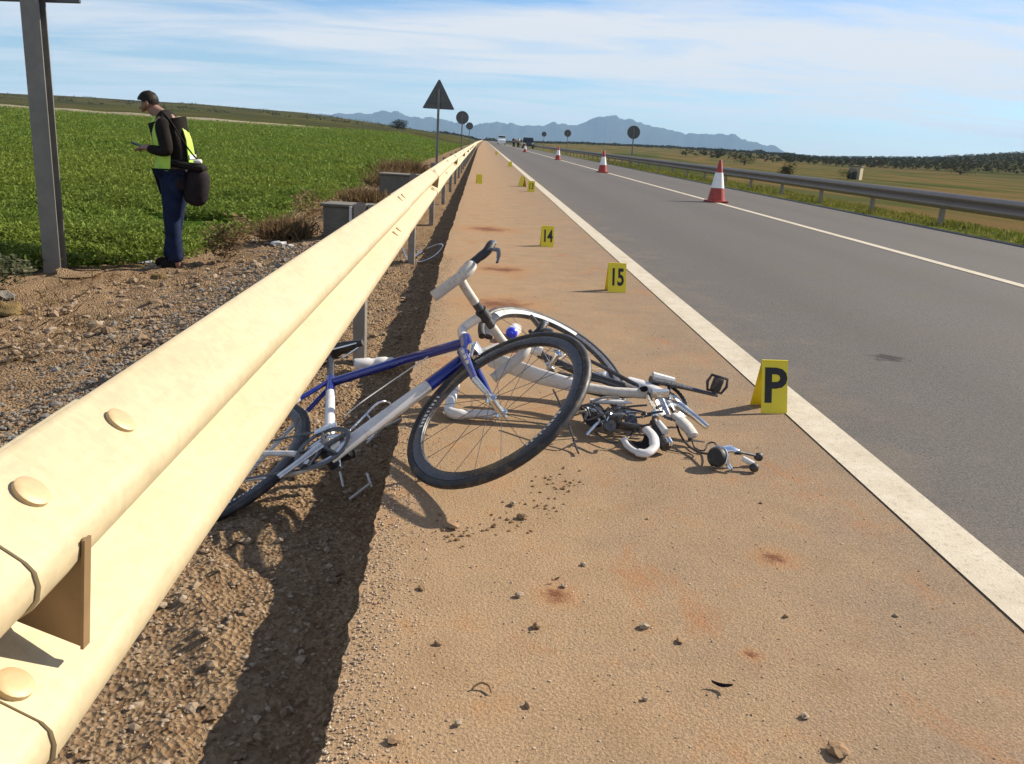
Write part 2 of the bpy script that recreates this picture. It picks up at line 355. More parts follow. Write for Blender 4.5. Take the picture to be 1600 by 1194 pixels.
    def build(s, name, m, parent=None): return link(name, s.mesh(name), m, parent)
def np_mesh(name, verts, tris, m, smooth=False):
    me = bpy.data.meshes.new(name); verts = np.asarray(verts, np.float32); tris = np.asarray(tris, np.int32); k = tris.shape[1]
    me.vertices.add(len(verts)); me.vertices.foreach_set('co', verts.ravel()); me.loops.add(tris.size); me.loops.foreach_set('vertex_index', tris.ravel())
    me.polygons.add(len(tris)); me.polygons.foreach_set('loop_start', np.arange(0, tris.size, k, dtype=np.int32)); me.polygons.foreach_set('loop_total', np.full(len(tris), k, np.int32))
    me.polygons.foreach_set('use_smooth', np.full(len(tris), smooth)); me.update(calc_edges=True); me.validate(); me.materials.append(m); return me
def smooth_path(pts, sub=6):
    pts = [V(p) for p in pts]; out = []
    for i in range(len(pts) - 1):
        p0 = pts[max(i - 1, 0)]; p1 = pts[i]; p2 = pts[i + 1]; p3 = pts[min(i + 2, len(pts) - 1)]
        for k in range(sub):
            t = k / sub; out.append(.5 * ((2 * p1) + (p2 - p0) * t + (2 * p0 - 5 * p1 + 4 * p2 - p3) * t * t + (3 * p1 - p0 - 3 * p2 + p3) * t ** 3))
    return out + [pts[-1]]

# ------------------------------------------------------------------ terrain
def sstep(x, a, b): t = np.clip((x - a) / (b - a), 0, 1); return t * t * (3 - 2 * t)
def edge_x(y): return -.235 - .014 * (np.minimum(y, 8) - 1.2) - .004 * (np.clip(y, 8, 120) - 8)   # broken left edge of the shoulder
def rail_x(y): return -.359 - .010 * (np.minimum(y, 12) - .7) - .004 * (np.clip(y, 12, 120) - 12)
AZ = [-3, -.7, -.52, -.44, -.319, -.195, -.097, -.05, 0, .05, .1, .2, .3, .38, .5, .62, 1.0, 3]
EL = [12, 13, 14, 15.5, 16, 14, 7, 3, 1.5, 2, 4, 5.2, 5.2, 4, 9, 19, 24, 24]
def hills(x, y):
    d = np.hypot(x, y); az = np.where(y > 1, x / np.maximum(y, 1), np.sign(x) * 3)
    return np.interp(az, AZ, EL) * np.where(az > .05, np.clip((d - 250) / 700, 0, 1), sstep(d, 170, 1000))
def z_left(x, y):
    a = -x + edge_x(y) + .25
    z = np.interp(a, [.25, .34, .6, 1.6, 2.8, 6, 90, 2000], [-.17, -.2, -.2, -.2, -.38, -.42, .55, .55])
    z = z + np.clip(y - 40, 0, 130) * .012 * sstep(a, 3, 16)
    return z + hills(x, y) * sstep(a, 4, 30)
def z_right(x, y):
    z = np.interp(x, [7.7, 8.0, 9.2, 16, 60, 2000], [-.03, -.04, -.06, -1.25, -1.5, -1.5])
    return z + hills(x, y) * sstep(x, 12, 40)
def grid(name, xs, ys, zf, m, kind='structure', rough=None, xf=None, smooth=True):
    xs = np.asarray(xs, float); ys = np.asarray(ys, float); X, Y = np.meshgrid(xs, ys)
    if xf: X = xf(X, Y)
    Z = zf(X, Y)
    if rough:
        for i in range(Z.shape[0]):
            for j in range(Z.shape[1]): Z[i, j] += rough(X[i, j], Y[i, j])
    nx = len(xs); idx = np.arange(X.size).reshape(X.shape)
    q = np.stack([idx[:-1, :-1], idx[:-1, 1:], idx[1:, 1:], idx[1:, :-1]], -1).reshape(-1, 4)
    o = link(name, np_mesh(name, np.stack([X, Y, Z], -1).reshape(-1, 3), q, m, smooth), None); tag(o, kind=kind); return o
def geo(a, b, n, p=2.2): t = np.linspace(0, 1, n) ** p; return a + (b - a) * t

def nz(x, y, s, z=0.0): return mnoise.noise((x * s, y * s, z))
ys_near = np.concatenate([np.linspace(.2, 9, 250), np.linspace(9.1, 30, 110)])
def vrough(x, y):
    k = min(1.0, max(0, (-x - .3) / .25)); return k * (.035 * nz(x, y, 3.1) + .022 * nz(x, y, 9, 3) + .012 * nz(x, y, 27, 7) * (y < 12))
# verge: u = 0 at the broken asphalt edge, 1 where the crop begins
UV = np.concatenate([np.linspace(0, .35, 34), np.linspace(.37, 1, 44)])
grid('verge', UV, ys_near, z_left, M['verge'], rough=vrough, xf=lambda U, Y: edge_x(Y) + .02 - U * 3.0)
grid('verge_far', np.linspace(0, 1, 20), geo(30, 600, 60), z_left, M['verge'], xf=lambda U, Y: edge_x(Y) + .02 - U * 3.0)
grid('verge_behind', np.linspace(0, 1, 12), np.linspace(-25, .2, 30), z_left, M['verge'], xf=lambda U, Y: edge_x(Y) + .02 - U * 3.0)
FX = geo(0, 1, 70, 3.2)
YF = np.concatenate([np.linspace(-25, 30, 90), geo(30, 175, 60, 1.4)[1:]])
grid('crop_field', FX, YF, z_left, M['field'], rough=lambda x, y: .05 * nz(x, y, .7), xf=lambda U, Y: edge_x(Y) - 2.98 - np.clip(9.25 - Y, 0, 9) * .95 - U * 330)
grid('verge_corner', np.linspace(-.12, 1, 60), np.concatenate([np.linspace(-25, 2, 20), np.linspace(2.1, 9.6, 120)]), z_left, M['verge'], rough=lambda x, y: .03 * nz(x, y, 3.1) + .02 * nz(x, y, 9, 3), xf=lambda U, Y: edge_x(Y) - 2.95 - U * (np.clip(9.25 - Y, 0, 9) * .95 + .1))
YG = geo(174.5, 5200, 90, 2.4)
grid('far_land_left', geo(0, 1, 60, 2.6), YG, z_left, M['far_land'], rough=lambda x, y: min(1, y / 900) * (1.2 * nz(x, y, .004) + .6 * nz(x, y, .015)), xf=lambda U, Y: edge_x(Y) - 2.98 * (Y < 600) - U * 4200)
grid('grass_verge', np.linspace(7.74, 10.6, 16), np.concatenate([np.linspace(-25, 40, 120), geo(40, 900, 70)[1:]]), z_right, M['verge_right'], rough=lambda x, y: .03 * nz(x, y, 1.3) * (x > 8.0))
grid('plain', geo(10.6, 4200, 80, 2.8), np.concatenate([np.linspace(-25, 60, 50), geo(60, 5200, 120, 2.2)[1:]]), z_right, M['plain'], rough=lambda x, y: min(1, x / 300) * (1.0 * nz(x, y, .005) + .5 * nz(x, y, .02)))
# road and shoulder
grid('road', np.linspace(1.37, 7.74, 14), np.concatenate([np.linspace(-25, 60, 40), geo(60, 3000, 30)[1:]]), lambda x, y: x * 0, M['asphalt'])
def sh_z(x, y): return np.where(x < edge_x(y) + .03, -.24, 0.0)
def sh_x(U, Y):
    jit = np.vectorize(lambda y: .012 * nz(1.7, y, 2.1) + .011 * nz(4.1, y, 11) + .008 * nz(8.1, y, 31))(Y)
    e = edge_x(Y) + jit
    return np.where(U < -.5, e - .012, np.where(U < 0.05, e + U * 0, e + U * (1.371 - e)))
def shoulder():
    ys = np.concatenate([np.linspace(-3, .2, 30), np.linspace(.22, 7, 420), geo(7, 60, 160)[1:], geo(60, 3000, 30)[1:]])
    us = np.array([-1.0, 0.0, .02, .05, .1, .2, .35, .5, .75, 1.0]); U, Y = np.meshgrid(us, ys); X = sh_x(U, Y)
    Z = np.where(U < -.5, -.26, np.where(U < .01, -.012, np.where(U < .03, -.002, 0.0)))
    idx = np.arange(X.size).reshape(X.shape); q = np.stack([idx[:-1, :-1], idx[:-1, 1:], idx[1:, 1:], idx[1:, :-1]], -1).reshape(-1, 4)
    tag(link('shoulder', np_mesh('shoulder', np.stack([X, Y, Z], -1).reshape(-1, 3), q, M['shoulder']), None), kind='structure')
shoulder()
def stripe(name, x0, x1, m, y0=-25, y1=2500, wob=0.0, z=.004):
    ys = np.concatenate([np.linspace(y0, 12, 260), geo(12, y1, 60)[1:]]); vs = []
    for y in ys: vs += [(x0 + wob * nz(1, y, 7), y, z), (x1 + wob * nz(5, y, 7), y, z)]
    q = [(2 * i, 2 * i + 1, 2 * i + 3, 2 * i + 2) for i in range(len(ys) - 1)]
    return tag(link(name, np_mesh(name, vs, q, m), None), kind='structure')
stripe('edge_line', 1.30, 1.462, M['paint'], wob=.008)
stripe('lane_line', 4.96, 5.09, M['paint'], wob=.006)
stripe('far_edge_line', 7.58, 7.70, M['pale_edge'], wob=.02)
# mountains: a long ridge far beyond the plain
def az_of(px): return (px - 757) / 1358
MT = [(250, 10), (330, 45), (440, 60), (480, 66), (520, 76), (545, 90), (575, 92), (605, 104), (640, 104), (690, 84), (735, 66), (757, 82), (800, 80), (840, 82), (858, 96), (885, 92), (905, 112), (925, 142), (940, 154), (960, 146), (980, 126), (1010, 108), (1040, 96), (1062, 84), (1085, 92), (1110, 90), (1130, 92), (1160, 66), (1195, 44), (1225, 12), (1300, 0)]
MT_AZ = [az_of(p) for p, h in MT]; MT_H = [h * 1.18 for p, h in MT]
def mountains():
    azs = np.linspace(-.42, .42, 560); ds = np.array([4700, 4850, 5000, 5120, 5230, 5340, 5450, 5600, 5800, 6100]); prof = np.array([0, .22, .46, .66, .88, 1.0, .93, .7, .35, -.1])
    A, D = np.meshgrid(azs, ds); X = A * D; Y = D.copy(); H = np.interp(A, MT_AZ, MT_H) * np.repeat(prof[:, None], len(azs), 1)
    for i in range(H.shape[0]):
        for j in range(H.shape[1]):
            H[i, j] += min(1, H[i, j] / 40) * (20 * nz(X[i, j], Y[i, j], .006) + 14 * nz(X[i, j], Y[i, j], .018) + 6 * nz(X[i, j], Y[i, j], .05) + (24 * abs(nz(X[i, j], Y[i, j], .01, 5)) if 0 < i < 9 else 0) - 5)
    X = X * 1.75; Y = Y * 1.75; Z = H * 1.75 - 4; idx = np.arange(X.size).reshape(X.shape); q = np.stack([idx[:-1, :-1], idx[:-1, 1:], idx[1:, 1:], idx[1:, :-1]], -1).reshape(-1, 4)
    tag(link('mountains', np_mesh('mountains', np.stack([X, Y, Z], -1).reshape(-1, 3), q, M['mountain'], True), None), kind='structure')
mountains()
# pale earth bank along the far end of the crop
def bank():
    pts = [(-125, 146), (-90, 148), (-66, 150), (-48, 152), (-36, 156), (-28, 165)]; vs = []
    path = smooth_path([(x, y, 0) for x, y in pts], 10)
    for i, p in enumerate(path):
        z = float(z_left(np.array(p.x), np.array(p.y))); h = .55 * (1 - .7 * max(0, (i - 35) / 16)) * (.85 + .3 * nz(p.x, p.y, .2))
        for dy, hh in ((-2.0, -.1), (-1.0, h * .8), (0, h), (1.2, h * .7), (2.5, -.1)): vs.append((p.x, p.y + dy, z + hh))
    q = [(i * 5 + j, i * 5 + j + 1, i * 5 + 6 + j, i * 5 + 5 + j) for i in range(len(path) - 1) for j in range(4)]
    tag(link('dirt_path', np_mesh('dirt_path', vs, q, M['pale_soil'], True), None), kind='structure')
bank()
def crop_x(y): return edge_x(y) - 2.78 - np.clip(9.25 - y, 0, 9) * .95      # where the crop begins
def zl(x, y): return float(z_left(np.array(float(x)), np.array(float(y))))
def zr(x, y): return float(z_right(np.array(float(x)), np.array(float(y))))

# haze: pale even air over the whole scene
def haze():
    m = bpy.data.materials.new('haze_air'); m.use_nodes = True; t = m.node_tree; t.nodes.clear()
    o_ = t.nodes.new('ShaderNodeOutputMaterial'); p = t.nodes.new('ShaderNodeVolumePrincipled'); t.links.new(p.outputs[0], o_.inputs['Volume'])
    p.inputs['Color'].default_value = (.44, .70, 1.0, 1); p.inputs['Density'].default_value = 0.75e-4; p.inputs['Anisotropy'].default_value = 0.0
    tag(MB().box((400, 5300, 172), (12400, 11400, 356)).build('haze', m), kind='stuff')
haze()

# ------------------------------------------------------------------ guardrails
def w_profile(top, x0, depth, h=.31):
    """W beam section, (x, z) from the top edge down; humps stand out towards +x"""
    pts = [(0, 0), (.06, .003), (.88, .052), (.97, .061), (1, .074), (.97, .087), (.88, .097), (.1, .142), (.03, .149), (0, .155), (.03, .161), (.1, .168), (.88, .205), (.97, .214), (1, .228), (.97, .242), (.88, .252), (.06, .307), (0, .310)]
    return [(x0 + depth * a, top - b * h / .31) for a, b in pts]
def beam_mesh(y0, y1, top, xo, depth, h, xf, n=8, lift=0.0, sgn=1):
    P = w_profile(top, 0, depth, h); vs = []; k = len(P); t_ = .004
    for i in range(n + 1):
        y = y0 + (y1 - y0) * i / n; lf = lift * (1.0 if i == 0 else 0.0)
        for sx in (0, 1):
            for (a, z) in P: vs.append((xf(y) + xo + sgn * (a + lift + (t_ if sx == 0 else 0)), y, z))
    fs = []; w = 2 * k
    for i in range(n):
        for j in range(k - 1):
            fs.append((i * w + j, i * w + j + 1, (i + 1) * w + j + 1, (i + 1) * w + j))
            fs.append((i * w + k + j, (i + 1) * w + k + j, (i + 1) * w + k + j + 1, i * w + k + j + 1))
        for j in (0, k - 1): fs.append((i * w + j, (i + 1) * w + j, (i + 1) * w + k + j, i * w + k + j))
    for i in (0, n):
        for j in range(k - 1): fs.append((i * w + j, i * w + k + j, i * w + k + j + 1, i * w + j + 1))
    mb = MB(); mb.add(vs, fs, True); me = mb.mesh('rail_beam'); return me
def sharp(me, ang=40):
    try: me.set_sharp_from_angle(angle=R(ang))
    except Exception: pass
    return me
BOLT = MB().lathe([(0, .0046), (.009, .0045), (.0155, .0040), (.0172, .003), (.0175, -.004), (0, -.004)], axis=(1, 0, 0), n=20).mesh('bolt'); BOLT.materials.append(M['bolt'])
def cpost(mb, x, y, z0, z1, s=1):
    # C-section post, open side away from traffic
    for c, sz in (((0, 0), (.005, .10)), ((-.03, .05), (.06, .005)), ((-.03, -.05), (.06, .005))):
        mb.box((x + s * c[0], y + c[1], (z0 + z1) / 2), (sz[0], sz[1], z1 - z0))
def left_rail():
    root = empty('guardrail', (float(rail_x(np.array(.6))), .66, 0), label='long sunlit cream steel guardrail running beside the dusty shoulder at left', cat='guardrail')
    ox, oy, _ = root.location
    D = .08; TOP = .727; HH = .31
    xo = -D
    ys = [-3.4] + [.66 + 4 * i for i in range(0, 30)] + [200, 600]
    xf = lambda y: float(rail_x(np.array(float(y)))) - ox
    for i in range(len(ys) - 1):
        y0, y1 = ys[i] - (.0 if i == 0 else .0), ys[i + 1] + (.28 if i < 20 else 0)
        me = beam_mesh(y0, y1, TOP, xo, D, HH, xf, 8, .0045 * (1 if i % 2 else 0))
        # upper sheet laps over the previous one
        for v in me.vertices: v.co.y -= oy
        o = link('rail_beam', sharp(me), M['rail'], root)
    for i in range(0, 30):
        y = .66 + 4 * i; x = xf(y) + xo
        mb = MB(); cpost(mb, x - .125, y - oy + .02, -.5, .67); mb.build('post', M['post'], root)
        mb = MB(); mb.box((x - .06, y - oy + .02, .57), (.115, .076, .20), None, .006); mb.build('spacer', M['post'], root)
        if i < 10:
            for (dy, dz, dx) in ((.08, -.0298, .5), (.286, -.0298, .5), (.02, -.187, .5), (-.18, -.187, .5)):
                b = bpy.data.objects.new('bolt', BOLT); COL.objects.link(b); b.parent = root
                # sloping upper face of a hump: face the bolt along the local normal
                b.location = (xf(y + dy) + xo + D * dx + .006, y + dy - oy, TOP + dz * HH / .31 + .0045); b.rotation_euler = (0, R(-50 if dz > -.1 else -56), 0)
        if i % 2 == 0 and i < 16:
            yy = y + .08 - oy; fx = xf(y)
            r_ = MB(); poly = [(-.085, .605), (-.078, .575), (.0, .546), (.010, .659), (-.02, .650), (-.075, .62)]
            r_.prism([(q + fx, w_) for q, w_ in poly], (1, 0, 0), (0, 0, 1), .004)
            r_.prism([(fx + .000, .546), (fx + .003, .546), (fx + .013, .659), (fx + .010, .659)], (1, 0, 0), (0, 0, 1), .012)
            o = r_.build('reflector', M['reflector'], root); o.location = (0, yy, 0); o.rotation_euler = (0, 0, R(-4)); 
    return root
left_rail()
def right_rail():
    root = empty('guardrail', (8.2, 10, -.04), label='dull brown weathered guardrail on the far side of the road, above green grass', cat='guardrail')
    xf = lambda y: 0.0; ys = [-26 + 5.9 * i for i in range(30)] + [200, 700]
    for i in range(len(ys) - 1):
        me = beam_mesh(ys[i], ys[i + 1] + .05, .61, .0, .085, .285, xf, 4, .0045 * (i % 2), sgn=-1)
        for v in me.vertices: v.co.y -= 10; v.co.x += .085
        link('rail_beam', sharp(me), M['rail_dark'], root)
    for i in range(44):
        y = -14 + 2.95 * i + .35
        mb = MB(); cpost(mb, .16, y - 10, -.5, .57, -1); mb.box((.115, y - 10, .44), (.05, .08, .16)); mb.build('post', M['rail_dark'], root)
right_rail()

# ------------------------------------------------------------------ signs
def round_sign(x, y, z, dia, zg, label):
    t = empty('road_sign', (x, y, zg), label=label, cat='road sign')
    MB().lathe([(0, .012), (dia / 2 - .02, .012), (dia / 2, .016), (dia / 2, -.016), (dia / 2 - .02, -.012), (0, -.012)], (0, 0, z - zg), (0, 1, 0), 28).build('sign_panel', M['sign_back'], t)
    MB().box((0, -.045, (z - zg + dia * .3) / 2 - .2), (.08, .05, z - zg + dia * .3 + .4)).build('post', M['sign_pole'], t)
    for dz in (-.22, .22): MB().box((0, -.022, z - zg + dz), (dia * .5, .018, .04)).build('bracket', M['sign_back'], t)
round_sign(-1.62, 64, 2.42, .90, zl(-3.0, 64), 'first grey round sign back beyond the triangular sign, left of guardrail')
round_sign(-2.05, 120, 2.63, .95, zl(-3.0, 120), 'smallest dark round sign back at the far end of the left guardrail')
round_sign(10.07, 61, 2.05, .88, zr(10.07, 61), 'largest dark round sign back right of the road, in front of the mountain')
round_sign(11.2, 122, 2.45, .95, zr(11.2, 122), 'middle round sign back right of the road, below the mountain peak')
round_sign(11.5, 175, 2.65, .95, zr(11.5, 175), 'tiny farthest round sign back on the right side of the road')
def tri_sign():
    t = empty('road_sign', (-1.97, 38, zl(-2.9, 38)), label='dark triangular sign seen from behind on a thin pole beside the guardrail', cat='road sign'); zg = t.location.z
    s, h = 1.34, 1.17; zb = 2.14 - zg; rr = .05
    poly = [(-s / 2 + rr, zb), (s / 2 - rr, zb), (s / 2 - rr * .3, zb + rr * .7), (rr * .7, zb + h - rr * .3), (-rr * .7, zb + h - rr * .3), (-s / 2 + rr * .3, zb + rr * .7)]
    MB().prism(poly, (1, 0, 0), (0, 0, 1), .025).build('sign_panel', M['sign_back'], t)
    for dz, w in ((.25, .8), (.65, .35)): MB().box((0, -.03, zb + dz), (w, .03, .045)).build('bracket', M['sign_back'], t)
    MB().box((0.0, -.06, zb / 2 + .3), (.10, .06, zb + 1.0)).build('post', M['sign_pole'], t)
    MB().box((0.0, -.06, .12), (.5, .5, .3), None, .02).build('footing', M['concrete'], t)
tri_sign()
def near_sign():
    x, y = -3.93, 8.2; zg = zl(x, y); t = empty('road_sign', (x, y, zg), R(-14), label='tall grey steel sign post rising out of frame at left edge of the crop', cat='road sign')
    p = MB(); H = 3.4
    # I-section: two flanges and a web
    p.box((-.055, 0, H / 2 - .3), (.012, .16, H + .6)); p.box((.055, 0, H / 2 - .3), (.012, .16, H + .6)); p.box((0, .02, H / 2 - .3), (.098, .012, H + .6)); rz_ = Matrix.Rotation(R(101), 3, 'Z'); p.v = [tuple(rz_ @ V(q)) for q in p.v]; p.build('post', M['sign_pole'], t)
    zb = 1.965 - zg
    MB().box((-.28, .10, zb + .55), (1.34, .03, 1.1), None, .01).build('sign_panel', M['sign_back'], t)
    MB().box((-.28, .085, zb + .25), (1.2, .03, .05)).build('bracket', M['sign_back'], t)
    mb = MB(); blob(mb, (.18, -.02, -.02), (.30, .22, .07), 3, .7); mb.build('footing', M['verge'], t)
def blob(mb, c, size, sub=2, amp=.35, seed=0.0):
    bm = bmesh.new(); bmesh.ops.create_icosphere(bm, subdivisions=sub, radius=1.0); vs = []
    for v in bm.verts:
        k = 1 + amp * mnoise.noise(v.co * 1.6 + V((seed, seed * 1.7, c[0] * 3))); vs.append(V((v.co.x * size[0] * k + c[0], v.co.y * size[1] * k + c[1], v.co.z * size[2] * k + c[2])))
    bm.verts.index_update(); fs = [[v.index for v in f.verts] for f in bm.faces]; bm.free(); mb.add(vs, fs, True)
near_sign()

# ------------------------------------------------------------------ concrete boxes beside the guardrail
def culvert(x, y, w, d, h, rz, label):
    z = zl(x, y); t = empty('concrete_box', (x, y, z), rz, label=label, cat='concrete box')
    MB().box((0, 0, h / 2 - .1), (w, d, h + .2), None, .012).build('chamber', M['concrete'], t)
    MB().box((0, 0, h + .018), (w + .06, d + .06, .034), None, .008).build('lid', M['concrete'], t)
    return t
c1 = culvert(-1.56, 10.9, .66, .40, .35, R(-6), 'dark concrete box with a pale lid behind the near part of the guardrail')
MB().box((.02, -.24, .22), (.03, .03, .3)).build('marker_peg', M['litter'], c1)
culvert(-1.75, 19.6, .9, .6, .38, R(-5), 'second concrete box farther along behind the guardrail, half hidden')

# ------------------------------------------------------------------ bicycles
def frame_m(rot, t): m = Matrix(rot).to_4x4(); m.translation = t; return m
def rodr(axis, ang): return Matrix.Rotation(ang, 3, V(axis).normalized())
RIM = MB().lathe([(.309, -.009), (.312, 0), (.309, .009), (.296, .0115), (.278, .009), (.274, 0), (.278, -.009), (.296, -.0115)], n=72, closed=True).mesh('rim')
TYRE = MB().lathe([(.3205 + .0135 * math.cos(a), .0135 * math.sin(a)) for a in [2 * math.pi * k / 12 for k in range(12)]], n=72, closed=True).mesh('tyre'); TYRE.materials.append(M['black'])
HUB = MB().lathe([(0, -.055), (.008, -.055), (.008, -.045), (.020, -.036), (.020, -.031), (.011, -.026), (.011, .026), (.020, .031), (.020, .036), (.008, .045), (.008, .055), (0, .055)], n=16).mesh('hub'); HUB.materials.append(M['steel'])
SPK = MB().tube([(.018, 0, .032), (.276, 0, .003)], .0010, 5).mesh('spoke'); SPK.materials.append(M['spoke'])
def arc_section(prof, a0, a1, n, name):
    k = len(prof); vs = [(r_ * math.cos(a0 + (a1 - a0) * i / n), r_ * math.sin(a0 + (a1 - a0) * i / n), z) for i in range(n + 1) for r_, z in prof]
    fs = [(i * k + j, i * k + (j + 1) % k, (i + 1) * k + (j + 1) % k, (i + 1) * k + j) for i in range(n) for j in range(k)]
    mb = MB(); mb.add(vs, fs, True); mb.add(vs[:k], [tuple(range(k))]); mb.add(vs[-k:], [tuple(range(k))]); return mb.mesh(name)
RIM_P = [(.309, -.009), (.312, 0), (.309, .009), (.296, .0115), (.278, .009), (.274, 0), (.278, -.009), (.296, -.0115)]
TYRE_P = [(.3205 + .0135 * math.cos(2 * math.pi * k / 12), .0135 * math.sin(2 * math.pi * k / 12)) for k in range(12)]
def torn_wheel(name, parent, mat4, rim_m, a0, a1):
    w = link(name, arc_section(RIM_P, a0, a1, 44, 'rim'), rim_m, parent); w.matrix_local = mat4
    link('tyre', arc_section(TYRE_P, a0 - .05, a1 + .03, 46, 'tyre'), M['black'], w); link('hub', HUB, None, w)
    for k in range(20):
        an = 2 * math.pi * (k + .5) / 20
        if a0 < an < a1 or a0 < an - 2 * math.pi < a1:
            s_ = bpy.data.objects.new('spoke', SPK); COL.objects.link(s_); s_.parent = w; s_.matrix_local = Matrix.Rotation(an, 4, 'Z') @ (Matrix.Rotation(math.pi, 4, 'X') if k % 2 else Matrix.Identity(4))
    return w
def wheel(name, parent, mat4, rim_m, decals=True, spoke_m=None, n=20, rear=False):
    me = RIM.copy(); me.materials.clear(); me.materials.append(rim_m)
    w = link(name, me, None, parent); w.matrix_local = mat4
    link('tyre', TYRE, None, w); link('hub', HUB, None, w)
    for k in range(n):
        s = bpy.data.objects.new('spoke', SPK); COL.objects.link(s); s.parent = w
        s.matrix_local = Matrix.Rotation(2 * math.pi * (k + .5) / n, 4, 'Z') @ (Matrix.Rotation(math.pi, 4, 'X') if k % 2 else Matrix.Identity(4)) 
    MB().tube([(.276, 0, 0), (.235, 0, 0)], .0028, 6).build('valve', M['steel'], w)
    if decals:
        for a0 in (2.55, 5.2):
            for side in (-1, 1):
                mb = MB(); rr = random.Random(3)
                for i in range(9):
                    a = a0 + i * .058; wd = rr.uniform(.018, .04); r0, r1 = .2815, .2945 + rr.uniform(-.003, .001); zs = side
                    vs = [(r0 * math.cos(a), r0 * math.sin(a), zs * .0107), (r1 * math.cos(a), r1 * math.sin(a), zs * .0128), (r1 * math.cos(a + wd), r1 * math.sin(a + wd), zs * .0128), (r0 * math.cos(a + wd), r0 * math.sin(a + wd), zs * .0107)]
                    mb.add(vs, [(0, 1, 2, 3)])
                mb.build('decal', M['white'], w)
    if rear:
        mb = MB()
        for i, r_ in enumerate((.047, .042, .037, .033, .029, .025)): mb.lathe([(0, .040 + i * .004), (r_, .040 + i * .004), (r_, .0425 + i * .004), (0, .0425 + i * .004)], n=22)
        mb.build('cassette', M['steel'], w)
    return w
def chainring(parent, name, c, axis, r_, m, n=30, arms=True):
    mb = MB(); ax = V(axis).normalized(); x, y = basis(ax); c = V(c)
    vs = []; fs = []; k = n * 2
    for h in (-.0015, .0015):
        for j in range(k):
            t = 2 * math.pi * j / k; vs.append(c + ax * h + (r_ + (.004 if j % 2 else 0)) * (math.cos(t) * x + math.sin(t) * y))
        for j in range(k):
            t = 2 * math.pi * j / k; vs.append(c + ax * h + (r_ - .016) * (math.cos(t) * x + math.sin(t) * y))
    for j in range(k):
        j2 = (j + 1) % k
        fs += [(j, j2, k + j2, k + j), (2 * k + j, 3 * k + j, 3 * k + j2, 2 * k + j2), (j, 2 * k + j, 2 * k + j2, j2), (k + j, k + j2, 3 * k + j2, 3 * k + j)]
    mb.add(vs, fs)
    if arms:
        for a in range(5):
            t = 2 * math.pi * a / 5 + .3; mb.tube([c, c + (r_ - .012) * (math.cos(t) * x + math.sin(t) * y)], [.011, .006], 6)
    return mb.build(name, m, parent)
def pedal(parent, c, axis, fwd, m):
    ax = V(axis).normalized(); f_ = V(fwd).normalized(); c = V(c); mb = MB()
    mb.tube([c, c + ax * .075], [.008, .006], 8)
    o = c + ax * .042
    mb.tube([o + f_ * .034 + ax * .03, o + f_ * .042, o + f_ * .03 - ax * .03, o - f_ * .03 - ax * .03, o - f_ * .042, o - f_ * .034 + ax * .03], .006, 6, closed=True)
    u_ = ax.cross(f_).normalized(); mb.box(o, (.05, .04, .02), Matrix((ax, f_, u_)).transposed(), .004)
    return mb.build('pedal', m, parent)
def cable(parent, pts, m, r_=.0025, name='cable'): return MB().tube(smooth_path(pts, 6), r_, 6).build(name, m, parent)

